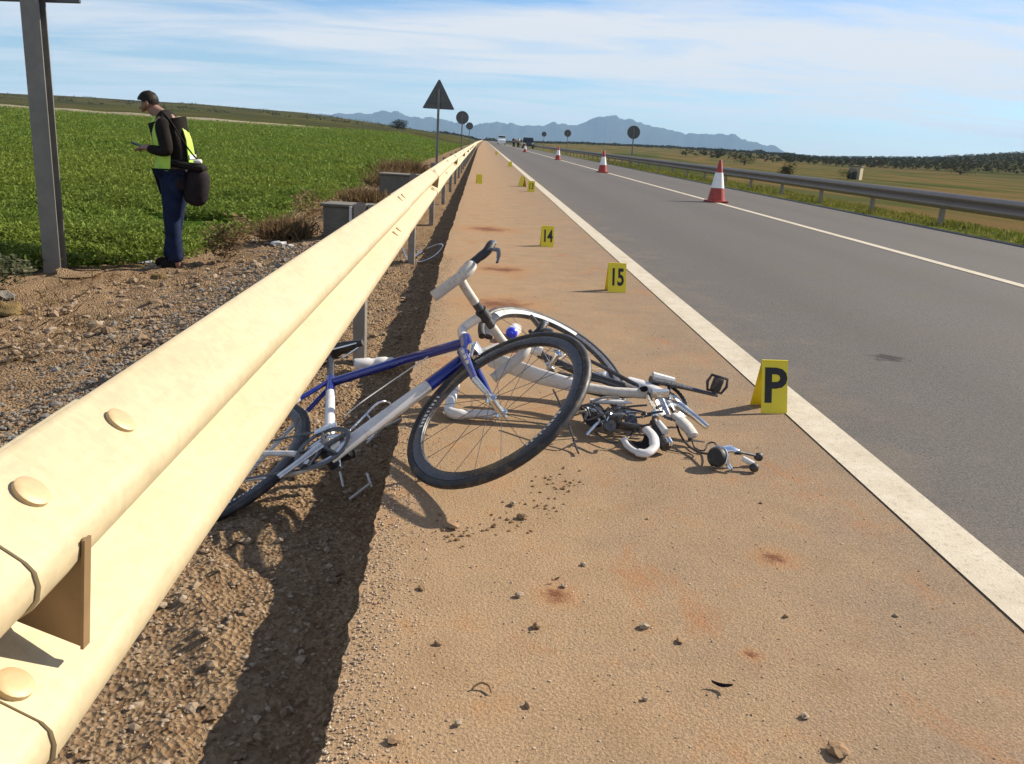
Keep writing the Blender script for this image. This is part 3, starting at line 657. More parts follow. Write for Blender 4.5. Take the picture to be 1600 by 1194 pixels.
def blue_bike():
    Rb = Matrix(((.911, .112, -.396), (-.239, .927, -.289), (.335, .358, .872)))
    q = Rb.to_quaternion(); Mb = q.to_matrix().to_4x4(); Mb.translation = V((-.462, 2.697, -.004))
    t = bpy.data.objects.new('road_bicycle', None); COL.objects.link(t); t.matrix_world = Mb
    tag(t, 'blue and white road bicycle lying partly under the guardrail, front wheel intact', 'bicycle')
    B, W_ = M['blue'], M['white']
    MB().tube([(.402, .518, 0), (.2, .506, 0), (0, .487, 0), (-.142, .47, 0)], [.0215, .019, .018, .018], 14, flat=.9).build('top_tube', B, t)
    MB().tube([(.425, .415, 0), (.30, .29, 0)], [.0245, .0235], 14).build('down_tube', B, t)
    MB().tube([(.30, .29, 0), (.0, .0, 0)], [.0235, .025], 14).build('down_tube', W_, t)
    MB().tube([(-.148, .50, 0), (-.118, .40, 0)], [.018, .018], 12).build('seat_tube', B, t)
    MB().tube([(-.118, .40, 0), (0, 0, 0)], [.0175, .019], 12).build('seat_tube', W_, t)
    MB().tube([(.399, .548, 0), (.432, .402, 0)], [.0225, .024], 16).build('head_tube', B, t)
    MB().lathe([(.022, 0), (.022, .07), (0, .07)], (0, 0, -.035), (0, 0, 1), 18).build('bottom_bracket', M['carbon'], t)
    for s in (-1, 1):
        MB().tube([(0, 0, s * .012), (-.16, .02, s * .045), (-.405, .07, s * .064)], [.012, .010, .008], 10).build('chain_stay', W_, t)
        MB().tube([(-.14, .468, s * .010), (-.22, .36, s * .030)], [.009, .009], 10).build('seat_stay', B, t)
        MB().tube([(-.22, .36, s * .030), (-.405, .07, s * .064)], [.009, .007], 10).build('seat_stay', W_, t)
    MB().tube([(-.142, .48, 0), (-.205, .685, 0)], .0135, 12).build('seatpost', M['carbon'], t)
    # saddle: long nose, wide tail
    prof = [(-.13, .062, .022), (-.10, .066, .028), (-.04, .052, .026), (.03, .028, .022), (.10, .018, .02), (.135, .012, .014)]
    sm = MB(); vs = []; k = 12
    for (x, w, h) in prof:
        for j in range(k):
            a = 2 * math.pi * j / k; vs.append((-.205 + x, .715 + (h * .9 if math.sin(a) > 0 else h * .6) * math.sin(a) * (1 if math.sin(a) > 0 else 1.1) - .006 * (x < -.1), w * math.cos(a)))
    fs = [(i * k + j, i * k + (j + 1) % k, (i + 1) * k + (j + 1) % k, (i + 1) * k + j) for i in range(len(prof) - 1) for j in range(k)] + [tuple(range(k - 1, -1, -1)), tuple((len(prof) - 1) * k + j for j in range(k))]
    sm.add(vs, fs, True); sad = sm.build('saddle', M['black'], t)
    for s in (-1, 1): MB().tube([(-.31, .70, s * .028), (-.24, .682, s * .022), (-.15, .682, s * .022), (-.09, .705, s * .01)], .0035, 6).build('saddle_rail', M['steel'], sad)
    # rear wheel
    wheel('rear_wheel', t, Matrix.Translation((-.475, .135, -.015)), M['carbon'], rear=True)
    # steered front end
    S = rodr((-.292, .956, 0), -.18); P = V((.435, .408, 0))
    def st(v): return S @ (V(v) - P) + P
    fm = S.to_4x4(); fm.translation = st((.585, .07, 0)); wheel('front_wheel', t, fm, M['carbon'])
    fk = MB().tube([st((.432, .40, -.045)), st((.434, .412, 0)), st((.432, .40, .045))], .019, 10).build('fork', B, t)
    for s in (-1, 1):
        MB().tube([st((.432, .405, s * .040)), st((.475, .30, s * .055)), st((.525, .175, s * .057))], [.017, .015, .012], 10, flat=.7).build('fork_blade', B, fk)
        MB().tube([st((.525, .175, s * .057)), st((.585, .07, s * .058))], [.012, .009], 10, flat=.7).build('fork_tip', M['steel'], fk)
    for k in range(3):
        MB().box(st((.462 + .016 * k, .345 - .04 * k, .0695 + .0022 * k)), (.010, .026, .0012), S @ Matrix.Rotation(R(22), 3, 'Z')).build('decal', W_, t)
    br = MB(); br.box(st((.46, .425, 0)), (.04, .05, .06), S, .006)
    for s in (-1, 1): br.tube([st((.46, .44, 0)), st((.472, .41, s * .035)), st((.46, .375, s * .022))], [.008, .008, .006], 8)
    br.build('brake_caliper', M['steel'], t)
    # stem, bars
    T0 = st((.394, .545, 0)); u_ = S @ V((-.292, .956, 0)); n_ = S @ V((.956, .292, 0)); zl_ = S @ V((0, 0, 1))
    C0 = T0 + u_ * .085 + n_ * .10
    MB().tube(smooth_path([T0, T0 + u_ * .055, T0 + u_ * .08 + n_ * .01, T0 + u_ * .087 + n_ * .05, C0], 5), [.0175] * 8 + [.0175] * 13, 12).build('stem', W_, t)
    MB().lathe([(.023, -.022), (.023, .022), (.016, .022), (.016, -.022)], C0, zl_, 16, True).build('bar_clamp', M['black'], t)
    hb = MB().tube([C0 - zl_ * .06, C0 + zl_ * .06], .0158, 12).build('handlebar', M['carbon'], t)
    for s in (-1, 1):
        A = C0 + zl_ * s * .06; Bp = C0 + zl_ * s * .185
        loop = [A, C0 + zl_ * s * .15 + n_ * .003, Bp + n_ * .015, Bp + zl_ * s * .012 + n_ * .055 + u_ * .002, Bp + zl_ * s * .015 + n_ * .066 - u_ * .022, Bp + zl_ * s * .018 + n_ * .048 - u_ * .046, Bp + zl_ * s * .020 + n_ * .0 - u_ * .062, Bp + zl_ * s * .022 - n_ * .10 - u_ * .085]
        MB().tube(smooth_path(loop, 5), [.0165] * 15 + [.0195] * 21, 12).build('bar_tape', M['tape'], hb)
        h0 = Bp + zl_ * s * .013 + n_ * .082 + u_ * .002
        hd = MB().tube(smooth_path([h0 - n_ * .02, h0 + n_ * .02 + u_ * .012, h0 + n_ * .055 + u_ * .022, h0 + n_ * .078 + u_ * .050, h0 + n_ * .082 + u_ * .062], 4), [.017] * 5 + [.0185] * 4 + [.019] * 4 + [.017] * 3 + [.012], 12, flat=.85).build('brake_hood', M['black'], t)
        lv = smooth_path([h0 + n_ * .068 + u_ * .022, h0 + n_ * .095 - u_ * .02, h0 + n_ * .088 - u_ * .075, h0 + n_ * .075 - u_ * .11], 5)
        MB().tube(lv, [.011] * 6 + [.008] * 5 + [.006] * 5, 8, flat=.5).build('brake_lever', M['carbon'], hd)
        MB().lathe([(0, .012), (.008, .010), (.011, 0), (.008, -.006), (0, -.008)], h0 + n_ * .090 + u_ * .050, n_, 12).build('hood_cap', M['chrome'], hd)
    # drivetrain on the upper (right) side
    cr = chainring(t, 'chainring', (0, 0, .046), (0, 0, 1), .098, M['carbon'], 50); chainring(t, 'chainring', (0, 0, .038), (0, 0, 1), .074, M['steel'], 38, False)
    a = R(232); ca = MB().tube([(0, 0, .058), (.085 * math.cos(a), .085 * math.sin(a), .062), (.172 * math.cos(a), .172 * math.sin(a), .068)], [.019, .013, .012], 10, flat=.6).build('crank_arm', M['steel'], t)
    a = R(108); cb = MB().tube([(0, 0, -.050), (.085 * math.cos(a), .085 * math.sin(a), -.056), (.172 * math.cos(a), .172 * math.sin(a), -.062)], [.019, .013, .012], 10, flat=.6).build('crank_arm', M['steel'], t)
    pedal(cb, (.172 * math.cos(a), .172 * math.sin(a), -.066), (0, 0, -1), (1, .2, 0), M['black'])
    ch = MB()
    pts = [(-.405 + .040 * math.cos(q_), .07 + .040 * math.sin(q_), .046) for q_ in np.linspace(R(95), R(200), 7)] + [(-.40, -.02, .045), (-.385, -.075, .045), (-.36, -.09, .045), (-.34, -.07, .045)]
    top = [(.098 * math.cos(q_), .098 * math.sin(q_), .046) for q_ in np.linspace(R(265), R(455), 12)]
    ch.tube([V(p) for p in top] + [V((-.2, .105, .046))] + [V(p) for p in pts] + [V((-.12, -.085, .046))], .0048, 6, closed=True, flat=.7); ch.build('chain', M['carbon'], t)
    rd = MB(); rd.tube([(-.405, .06, .07), (-.395, .02, .068), (-.40, -.02, .06)], [.012, .014, .01], 8); rd.tube([(-.40, -.02, .055), (-.36, -.085, .055)], [.009, .009], 8)
    for p in ((-.40, -.02), (-.362, -.082)): rd.lathe([(0, .041), (.02, .041), (.02, .049), (0, .049)], (p[0], p[1], 0), (0, 0, 1), 14)
    rd.build('rear_derailleur', M['carbon'], t)
    fd = MB(); fd.box((-.02, .105, .042), (.075, .04, .006), Matrix.Rotation(R(20), 3, 'Z'), .002); fd.box((-.03, .10, .05), (.06, .03, .004), Matrix.Rotation(R(20), 3, 'Z'), .001); fd.tube([(-.035, .12, 0), (-.02, .11, .04)], .01, 8); fd.build('front_derailleur', M['steel'], t)
    bc = MB(); bc.tube(smooth_path([(.06, .10, -.02), (.10, .115, -.038), (.15, .20, -.038), (.17, .23, 0), (.15, .20, .038), (.10, .115, .038), (.06, .10, .02)], 4), .0035, 6); bc.tube([(.07, .075, .0), (.20, .20, 0)], .006, 6); bc.build('bottle_cage', M['chrome'], t)
    cable(t, [(.02, .17, .03), (.08, .20, .05), (.16, .30, .04), (.30, .40, .05)], M['white'], .002)
    return t
blue_bike()

def white_bike():
    O = V((.70, 3.14, .12)); t = empty('road_bicycle', O, label='wrecked white and red road bicycle with broken frame lying near the yellow P marker', cat='bicycle')
    def L(*p): return V(p) - O
    W_, K = M['white'], M['carbon']
    wr = Matrix(((.918, .059, .393), (.059, .958, -.281), (-.393, .281, .875))).to_quaternion().to_matrix().to_4x4(); wr.translation = L(.315, 3.34, .205)
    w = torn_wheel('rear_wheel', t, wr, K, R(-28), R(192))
    arc = MB(); vs = []  # highlight on the dark rim, painted as a white arc
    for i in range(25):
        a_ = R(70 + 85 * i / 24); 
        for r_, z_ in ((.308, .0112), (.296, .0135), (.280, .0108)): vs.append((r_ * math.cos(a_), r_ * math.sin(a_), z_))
    arc.add(vs, [(3 * i + j, 3 * i + j + 1, 3 * i + 4 + j, 3 * i + 3 + j) for i in range(24) for j in range(2)], True); arc.build('rim_highlight', W_, w)
    hubp = L(.315, 3.34, .205)
    MB().tube([L(.055, 3.305, .205), L(.065, 3.30, .204), L(.25, 3.22, .165), L(.42, 3.185, .137), L(.43, 3.184, .136)], [.026, .033, .032, .026, .018], 16, flat=.5, up=(0, 0, 1)).build('down_tube', W_, t)
    MB().tube([L(.40, 3.19, .14), L(.54, 3.175, .130), L(.66, 3.17, .128)], [.020, .018, .020], 12).build('down_tube', M['tape'], t)
    MB().tube([L(.44, 3.12, .105), L(.56, 3.12, .105), L(.60, 3.12, .105)], [.010, .009, .004], 10).build('tube_splinter', W_, t)
    MB().tube([L(.035, 3.34, .21), L(.10, 3.37, .235), L(.17, 3.40, .25)], [.026, .024, .022], 14).build('head_tube', W_, t)
    MB().tube([L(.085, 3.38, .235), L(.19, 3.42, .235)], [.027, .026], 14).build('top_tube', M['red'], t)
    MB().tube([L(.19, 3.42, .235), L(.27, 3.40, .22)], [.027, .018], 14).build('top_tube', W_, t)
    MB().tube([L(.26, 3.44, .20), L(.42, 3.37, .15), L(.60, 3.25, .13)], [.015, .017, .015], 12).build('seat_tube', K, t)
    for s, m_ in ((-1, K), (1, K)):
        MB().tube([L(.66, 3.17, .13) + V((0, 0, s * .012)), L(.5, 3.28, .17 + s * .03), hubp + V((.02, .0, s * .055))], [.009, .008, .006], 8).build('chain_stay', m_, t)
        MB().tube([L(.22, 3.47, .32 + s * .03), hubp + V((0, 0, s * .055))], [.009, .009], 8).build('seat_stay', K, t)
    MB().tube([L(.60, 3.24, .155), L(.66, 3.20, .145), L(.72, 3.17, .13)], [.028, .036, .030], 14, flat=.7).build('bottom_bracket', W_, t)
    MB().lathe([(0, .03), (.011, .03), (.011, -.02), (0, -.02)], L(.645, 3.165, .148), (0.1, -.9, .3), 14).build('bottle_boss', M['bag'], t)
    # crank with the pedal sticking out to the right
    ca = MB().tube([L(.68, 3.21, .175), L(.80, 3.225, .15), L(.955, 3.24, .115)], [.024, .017, .011], 10, flat=.6).build('crank_arm', K, t)
    MB().tube([L(.69, 3.235, .185), L(.78, 3.25, .165)], [.016, .012], 8).build('crank_cap', W_, ca)
    pedal(ca, L(.94, 3.245, .118), (.28, .15, .9), (.95, .1, -.25), M['black'])
    chainring(t, 'chainring', L(.745, 3.165, .105), (.35, -.55, .75), .088, K, 40); chainring(t, 'chainring', L(.752, 3.155, .095), (.35, -.55, .75), .062, M['steel'], 30)
    cb = MB().tube([L(.78, 3.13, .10), L(.83, 3.08, .075), L(.87, 3.03, .05)], [.018, .014, .012], 10).build('crank_arm', M['steel'], t)
    # tangled chain, rear mech
    rr = random.Random(5)
    for k in range(3):
        pts = [L(.36 + .3 * i / 9 + rr.uniform(-.025, .025), 3.10 - .07 * k + rr.uniform(-.05, .05), .055 + .025 * k + rr.uniform(-.02, .03)) for i in range(10)]
        MB().tube(smooth_path(pts, 4), .0048, 6, flat=.7).build('chain', M['steel'] if k == 1 else K, t)
    rd = MB(); rd.box(L(.52, 3.02, .075), (.06, .03, .035), Matrix.Rotation(.5, 3, 'Z'), .006); rd.box(L(.57, 3.00, .05), (.09, .014, .03), Matrix.Rotation(-.4, 3, 'Z'), .004)
    for p in ((.50, 2.99, .055), (.585, 3.03, .06), (.545, 3.06, .085)): rd.lathe([(0, -.006), (.024, -.006), (.024, .006), (0, .006)], L(*p), (.2, -.8, .5), 14)
    rd.build('rear_derailleur', K, t)
    cs = MB()
    for i, r_ in enumerate((.05, .044, .038, .032, .027)): cs.lathe([(0, i * .005), (r_, i * .005), (r_, i * .005 + .003), (0, i * .005 + .003)], L(.455, 3.09, .06), (.3, -.75, .55), 20)
    cs.build('cassette', K, t)
    fd = MB(); fd.box(L(.70, 3.11, .15), (.07, .02, .03), Matrix.Rotation(.3, 3, 'Z'), .004); fd.tube([L(.70, 3.12, .14), L(.73, 3.06, .08)], [.012, .008], 8); fd.build('front_derailleur', M['steel'], t)
    for k in range(9):
        a_ = L(rr.uniform(.36, .62), rr.uniform(2.98, 3.16), rr.uniform(.03, .12)); d_ = V((rr.uniform(-.14, .16), rr.uniform(-.09, .09), rr.uniform(-.05, .05)))
        cable(t, [a_, a_ + d_ * .5 + V((0, 0, rr.uniform(-.01, .03))), a_ + d_], K if k % 3 else M['steel'], rr.uniform(.0025, .0055))
    for k in range(6):
        MB().box(L(rr.uniform(.42, .60), rr.uniform(3.0, 3.12), rr.uniform(.03, .10)), (rr.uniform(.02, .06), rr.uniform(.01, .02), rr.uniform(.015, .03)), Matrix.Rotation(rr.uniform(0, 3), 3, V((.3, .4, .8))), .003).build('broken_bit', K if k % 2 else M['steel'], t)
    # saddle seen through the wheel gap
    sd_ = MB().tube([L(.47, 3.52, .06), L(.51, 3.50, .105), L(.545, 3.46, .12), L(.585, 3.43, .09)], [.012, .03, .034, .016], 12, flat=.5).build('saddle', W_, t)
    MB().tube([L(.40, 3.30, .10), L(.52, 3.24, .095), L(.61, 3.20, .11)], [.010, .012, .010], 8).build('seatpost', K, t)
    cable(t, [L(.30, 3.13, .14), L(.34, 2.98, .08), L(.365, 2.86, .02), L(.37, 2.80, .012)], M['black'], .004)
    cable(t, [L(.45, 2.98, .03), L(.5, 2.90, .02), L(.56, 2.93, .03), L(.60, 3.02, .04)], M['black'], .003)
    return t
white_bike()

# broken pieces lying round the bicycles
def broken_bar():
    O = V((.62, 2.88, 0)); t = empty('broken_handlebar', O, label='curved white broken handlebar piece with black brake hood below the wrecked bicycle', cat='broken handlebar')
    L = lambda *p: V(p) - O
    loop = [L(.625, 2.93, .065), L(.640, 2.88, .055), L(.635, 2.83, .035), L(.605, 2.80, .022), L(.572, 2.815, .02), L(.548, 2.86, .025), L(.54, 2.90, .035)]
    MB().tube(smooth_path(loop, 6), [.019] * 12 + [.016] * 12 + [.011] * 13, 12, flat=.7).build('bar_tape', M['white'], t)
    shell = MB(); P_ = smooth_path(loop, 6); cen = V((-.02, -.005, .035)); n_ = len(P_); shell.add([cen] + [cen + (p - cen) * .9 for p in P_], [(0, i + 1, i + 2) for i in range(n_ - 1)]); shell.build('inner_face', M['bag'], t)
    MB().tube(smooth_path([L(.655, 2.97, .085), L(.665, 2.93, .06), L(.675, 2.885, .04), L(.685, 2.85, .028)], 4), [.014] * 4 + [.018] * 4 + [.022] * 4 + [.016], 12).build('brake_hood', M['black'], t)
    MB().tube([L(.668, 2.945, .088), L(.685, 2.895, .07)], [.011, .014], 10).build('brake_lever', M['white'], t)
    MB().tube([L(.69, 2.87, .052), L(.70, 2.85, .04)], [.012, .010], 10).build('hood_cap', M['chrome'], t)
    MB().tube([L(.668, 3.03, .10), L(.665, 2.985, .09)], [.012, .014], 10).build('clamp', M['steel'], t)
broken_bar()
def lever_hood():
    O = V((.77, 3.0, 0)); t = empty('brake_hood', O, label='pale grey torn brake hood hanging beside the wrecked crank, above the cables', cat='brake hood'); L = lambda *p: V(p) - O
    MB().tube(smooth_path([L(.745, 3.05, .085), L(.765, 3.02, .075), L(.79, 2.985, .055), L(.805, 2.955, .035)], 4), [.016] * 4 + [.026] * 4 + [.024] * 4 + [.012], 12, flat=.7).build('rubber_cover', M['tape'], t)
    MB().tube([L(.785, 2.955, .025), L(.845, 2.95, .02)], [.010, .004], 8, flat=.5).build('lever_blade', M['black'], t)
lever_hood()
def shifter():
    O = V((.87, 2.745, 0)); t = empty('gear_shifter', O, label='loose black and silver gear shifter on the asphalt, tied by cables to the wreck', cat='gear shifter'); L = lambda *p: V(p) - O
    MB().lathe([(0, .0), (.030, .0), (.034, .006), (.034, .022), (.028, .030), (0, .030)], L(.842, 2.745, .038), (-.72, -.62, .3), 22).build('body', M['black'], t)
    MB().lathe([(.036, .004), (.039, .006), (.039, .010), (.036, .012)], L(.842, 2.745, .038), (-.72, -.62, .3), 26, True).build('ring', M['steel'], t)
    MB().tube([L(.845, 2.765, .055), L(.885, 2.775, .058), L(.915, 2.775, .05)], [.016, .018, .012], 10, flat=.8).build('clamp_band', M['chrome'], t)
    MB().tube(smooth_path([L(.90, 2.77, .05), L(.93, 2.772, .048), L(.985, 2.782, .035)], 4), [.012] * 4 + [.007] * 5, 10, flat=.7).build('lever_arm', M['black'], t)
    MB().tube([L(.92, 2.74, .04), L(.955, 2.725, .025)], [.009, .010], 10).build('lever_arm', M['white'], t)
    for p in ((.99, 2.783, .032), (.955, 2.712, .018)):
        mb = MB(); blob(mb, L(*p), (.017, .015, .016), 2, .1); mb.build('knob', M['black'], t)
    MB().tube([L(.86, 2.73, .03), L(.875, 2.70, .012)], [.008, .006], 8).build('bolt', M['chrome'], t)
    cable(t, [L(.755, 3.06, .07), L(.76, 2.98, .035), L(.775, 2.90, .02), L(.80, 2.83, .022), L(.835, 2.765, .04)], M['black'], .0042)
    cable(t, [L(.80, 2.96, .02), L(.80, 2.90, .012), L(.825, 2.875, .014), L(.845, 2.905, .03), L(.865, 2.90, .036), L(.86, 2.83, .04), L(.855, 2.775, .05)], M['black'], .0030)
    cable(t, [L(.70, 2.89, .006), L(.735, 2.875, .005), L(.77, 2.86, .005), L(.775, 2.825, .005), L(.74, 2.815, .005)], M['black'], .0024)
shifter()
def bottle(name, c, d, label, body, cap, r_=.036, L_=.19):
    d = V(d).normalized(); t = empty(name, (c[0], c[1], c[2] - r_), label=label, cat='water bottle'); o = V((0, 0, r_))
    MB().lathe([(0, -L_ * .5), (r_ * .9, -L_ * .5), (r_, -L_ * .46), (r_, -.02), (r_ * .86, -.008), (r_ * .86, .012), (r_, .022), (r_, L_ * .35), (r_ * .8, L_ * .42)], o, d, 20).build('body', body, t)
    MB().lathe([(r_ * .84, L_ * .40), (r_ * .86, L_ * .52), (r_ * .6, L_ * .58), (r_ * .3, L_ * .60), (r_ * .28, L_ * .70), (0, L_ * .71)], o, d, 20).build('cap', cap, t)
bottle('water_bottle', (.205, 4.62, .037), (-.15, -1, .1), 'white bottle with bright blue cap lying behind the wrecked front fork', M['white'], M['bluecap'])
bottle('water_bottle', (-.54, 4.52, zl(-.54, 4.52) + .042), (1, .25, .05), 'white bottle with dark rings lying in the gravel behind the blue top tube', M['white'], M['white'], .036, .2)
# broken white fork under the blue bicycle
def fork_piece():
    O = V((-.05, 3.15, 0)); t = empty('broken_fork', O, label='broken white fork leg bent in an L under the blue bicycle', cat='broken fork'); L = lambda *p: V(p) - O
    MB().tube(smooth_path([L(-.072, 3.40, .075), L(-.082, 3.27, .05), L(-.088, 3.17, .03), L(-.06, 3.135, .026), L(.0, 3.14, .026), L(.075, 3.15, .026)], 5), [.020] * 10 + [.021] * 8 + [.017] * 8, 12).build('leg', M['white'], t)
    MB().tube([L(-.072, 3.47, .09), L(-.072, 3.40, .075)], [.022, .022], 12).build('crown', M['black'], t)
    mb = MB(); blob(mb, L(.09, 3.15, .026), (.022, .016, .016), 2, .2); mb.build('dropout', M['steel'], t)
fork_piece()
def rim_piece():
    O = V((-.6, 8.75, zl(-.6, 8.75))); t = empty('wrecked_hoop', O, label='bent thin metal hoop with a shiny hub lying in the shade beyond the bicycles', cat='wreckage'); L = lambda x, y, z: V((x, y, z)) - V((O.x, O.y, 0)) + V((0, 0, 0))
    MB().tube(smooth_path([V((-.22, .45, .13)), V((-.13, .15, .02)), V((-.04, .0, .01)), V((.06, -.02, .03)), V((.16, .08, .08)), V((.22, .30, .14)), V((.18, .42, .15)), V((.05, .38, .10))], 6), .007, 8).build('rim', M['steel'], t)
    MB().lathe([(0, -.06), (.02, -.055), (.025, -.03), (.014, -.02), (.014, .02), (.025, .03), (.02, .055), (0, .06)], (-.02, .12, .07), (.6, .3, .5), 14).build('hub', M['chrome'], t)
    MB().tube([V((-.05, -.02, .02)), V((-.05, -.1, .0))], .005, 6).build('spoke', M['steel'], t)
rim_piece()
def spokes_loose():
    rr = random.Random(11)
    for i, (x, y, z, a, l) in enumerate(((-.40, 3.45, -.2, 1.15, .13), (-.34, 3.6, -.2, .6, .09), (-.44, 3.62, -.2, 2.2, .08), (-.38, 2.85, -.2, .9, .10), (-.46, 2.95, -.2, 1.9, .07), (-.36, 2.95, -.2, 2.0, .06))):
        o = MB().tube([(-l / 2 * math.cos(a), -l / 2 * math.sin(a), 0), (l / 2 * math.cos(a), l / 2 * math.sin(a), .03)], .0045, 6).build('broken_spoke', M['white'])
        o.location = (x, y, zl(x, y) + vrough(x, y) + .004); tag(o, ('longest white splinter just below the middle of the blue top tube', 'white splinter right of the longest one, near the handlebar shadow', 'short white splinter left of the longest one under the top tube', 'white splinter lying in the gravel straight below the bottom bracket', 'small white splinter left of the others below the bottom bracket', 'white splinter nearest the front wheel, below the pale down tube')[i], 'splinter', 'splinters below the blue bicycle')
spokes_loose()

# ------------------------------------------------------------------ evidence markers
def text_mesh(txt, size, bold=.026):
    cu_ = bpy.data.curves.new('txt', 'FONT'); cu_.body = txt; cu_.size = size; cu_.align_x = 'CENTER'; cu_.align_y = 'CENTER'; cu_.offset = size * bold; cu_.extrude = .0006; cu_.resolution_u = 3
    o = bpy.data.objects.new('txt', cu_); COL.objects.link(o); dg = bpy.context.evaluated_depsgraph_get(); me = bpy.data.meshes.new_from_object(o.evaluated_get(dg)); bpy.data.objects.remove(o); me.materials.clear(); me.materials.append(M['print']); return me
def marker(x, y, rz, label, txt=None, w=.112, h=.205, d=.06, tsize=.17, sx=1.0, z=0.0):
    t = empty('evidence_marker', (x, y, z + .001), rz, label=label, cat='evidence marker', group='yellow evidence markers'); lean = math.atan2(d, h); Ls = math.hypot(d, h)
    for s, nm in ((-1, 'front_panel'), (1, 'back_panel')):
        MB().box((0, s * d / 2, h / 2), (w, .0025, Ls), Matrix.Rotation(s * lean, 3, 'X')).build(nm, M['yellow'], t)
    MB().tube([(-w / 2, 0, h), (w / 2, 0, h)], .004, 8).build('hinge', M['yellow'], t)
    if txt:
        o = link('letter' if txt.isalpha() else 'number', text_mesh(txt, tsize), None, t)
        o.matrix_local = Matrix.Translation((0.0, -d / 2 - .0024, h * .50)) @ Matrix.Rotation(R(90) - lean, 4, 'X') @ Matrix.Diagonal((sx, 1, 1, 1))
    return t
marker(1.247, 3.47, R(4), 'yellow marker with a black letter P standing by the white edge line', 'P', .112, .21, .062, .20, 1.0)
marker(1.018, 6.37, R(3), 'yellow marker numbered 15 on the shoulder near the white line', '15', .135, .205, .062, .175, .62)
marker(.692, 9.04, R(2), 'yellow marker numbered 14 farther along in the middle of the shoulder', '14', .13, .205, .062, .175, .62)
marker(1.055, 19.2, R(-6), 'small dull yellow marker touching the edge line, right of its brighter neighbour', '13', .15, .22, .08, .18, .62)
marker(.95, 21.2, R(-62), 'bright sunlit yellow marker turned sideways beside the edge line', None, .2, .23, .06)
marker(-.085, 21.5, R(8), 'dull yellow marker alone on the left side of the shoulder near the guardrail', None, .14, .21, .08)
marker(1.10, 36.8, R(5), 'tiny dark marker at the edge line beyond the pair of yellow markers', None, .14, .21, .08)
marker(.90, 65, R(5), 'farthest tiny marker by the edge line where the shoulder narrows', None, .16, .25, .08)

# ------------------------------------------------------------------ traffic cones
def cone_thing(x, y, label):
    t = empty('traffic_cone', (x, y, .005), .2, label=label, cat='traffic cone', group='traffic cones on the lane line')
    MB().box((0, 0, .02), (.40, .40, .04), None, .012).build('base', M['cone_red'], t)
    r_ = lambda z: .185 - (.185 - .028) * (z - .04) / .84
    def seg(a, b, e=0.0): return [(r_(a) + e, a), (r_(b) + e, b)]
    MB().lathe(seg(.04, .30) + [(r_(.30), .30)], n=28).build('lower_band', M['cone_red'], t)
    MB().lathe([(r_(.30), .299)] + seg(.30, .62, .004) + [(r_(.62), .621)], n=28).build('reflective_sleeve', M['cone_white'], t)
    MB().lathe(seg(.62, .87) + [(r_(.87) * .8, .88), (r_(.87) * .5, .882)], n=28).build('upper_band', M['cone_red'], t)
    return t
cone_thing(5.04, 18.95, 'largest red and white traffic cone, nearest one on the lane line')
cone_thing(4.82, 36.0, 'second red and white cone back along the lane line')
cone_thing(4.88, 59.0, 'third small red and white cone back along the lane line')
cone_thing(4.2, 92, 'farthest tiny cone on the lane line, next to the dark car')

# ------------------------------------------------------------------ vehicles and far figures
def car(name, loc, rz, body_m, label, cat, Lc, Wc, prof, win):
    t = empty(name, loc, rz, label=label, cat=cat)
    mb = MB(); k = len(prof); vs = []
    for s, inset in ((-1, 0), (1, 0)):
        for (y, z) in prof: vs.append((s * (Wc / 2 - (.14 if z > 1.2 else 0)), y, z))
    fs = [tuple(range(k - 1, -1, -1)), tuple(range(k, 2 * k))] + [(i, (i + 1) % k, (i + 1) % k + k, i + k) for i in range(k)]
    mb.add(vs, fs); mb.build('body', body_m, t)
    for c, sz in win: MB().box(c, sz, None, .02).build('window', M['glass'], t)
    for sx in (-1, 1):
        for y in (-Lc * .31, Lc * .31):
            w = MB().lathe([(0, -.1), (.2, -.1), (.34, -.08), (.34, .08), (.2, .1), (0, .1)], (sx * (Wc / 2 - .1), y, .34), (1, 0, 0), 20).build('wheel', M['black'], t)
        MB().box((sx * (Wc / 2 - .25), -Lc / 2 - .01, .78), (.3, .05, .16), None, .02).build('headlight', M['chrome'], t)
        MB().box((sx * (Wc / 2 + .08), -Lc * .16, 1.05), (.16, .1, .14), None, .03).build('mirror', body_m, t)
    MB().box((0, -Lc / 2 - .015, .55), (Wc * .6, .04, .2), None, .01).build('grille', M['black'], t)
P1 = [(-2.1, .35), (2.05, .35), (2.1, .9), (1.9, 1.0), (1.55, 1.68), (-.35, 1.72), (-1.0, 1.08), (-2.05, .92)]
car('parked_car', (7.15, 148, 0), 0, M['car_dark'], 'dark car standing on the road beyond the cones', 'car', 4.2, 1.85, P1, [((0, -.72, 1.38), (1.35, .06, .42)), ((.80, .4, 1.38), (.05, 1.5, .4)), ((-.80, .4, 1.38), (.05, 1.5, .4))])
P2 = [(-2.6, .4), (2.5, .4), (2.5, 2.3), (-1.3, 2.35), (-2.0, 1.35), (-2.6, 1.15)]
car('white_van', (4.4, 232, 0), 0, M['car_white'], 'tiny white van on the road near the vanishing point', 'van', 5.1, 2.0, P2, [((0, -1.72, 1.85), (1.6, .06, .6)), ((.90, -.8, 1.75), (.05, .9, .5)), ((-.90, -.8, 1.75), (.05, .9, .5))])

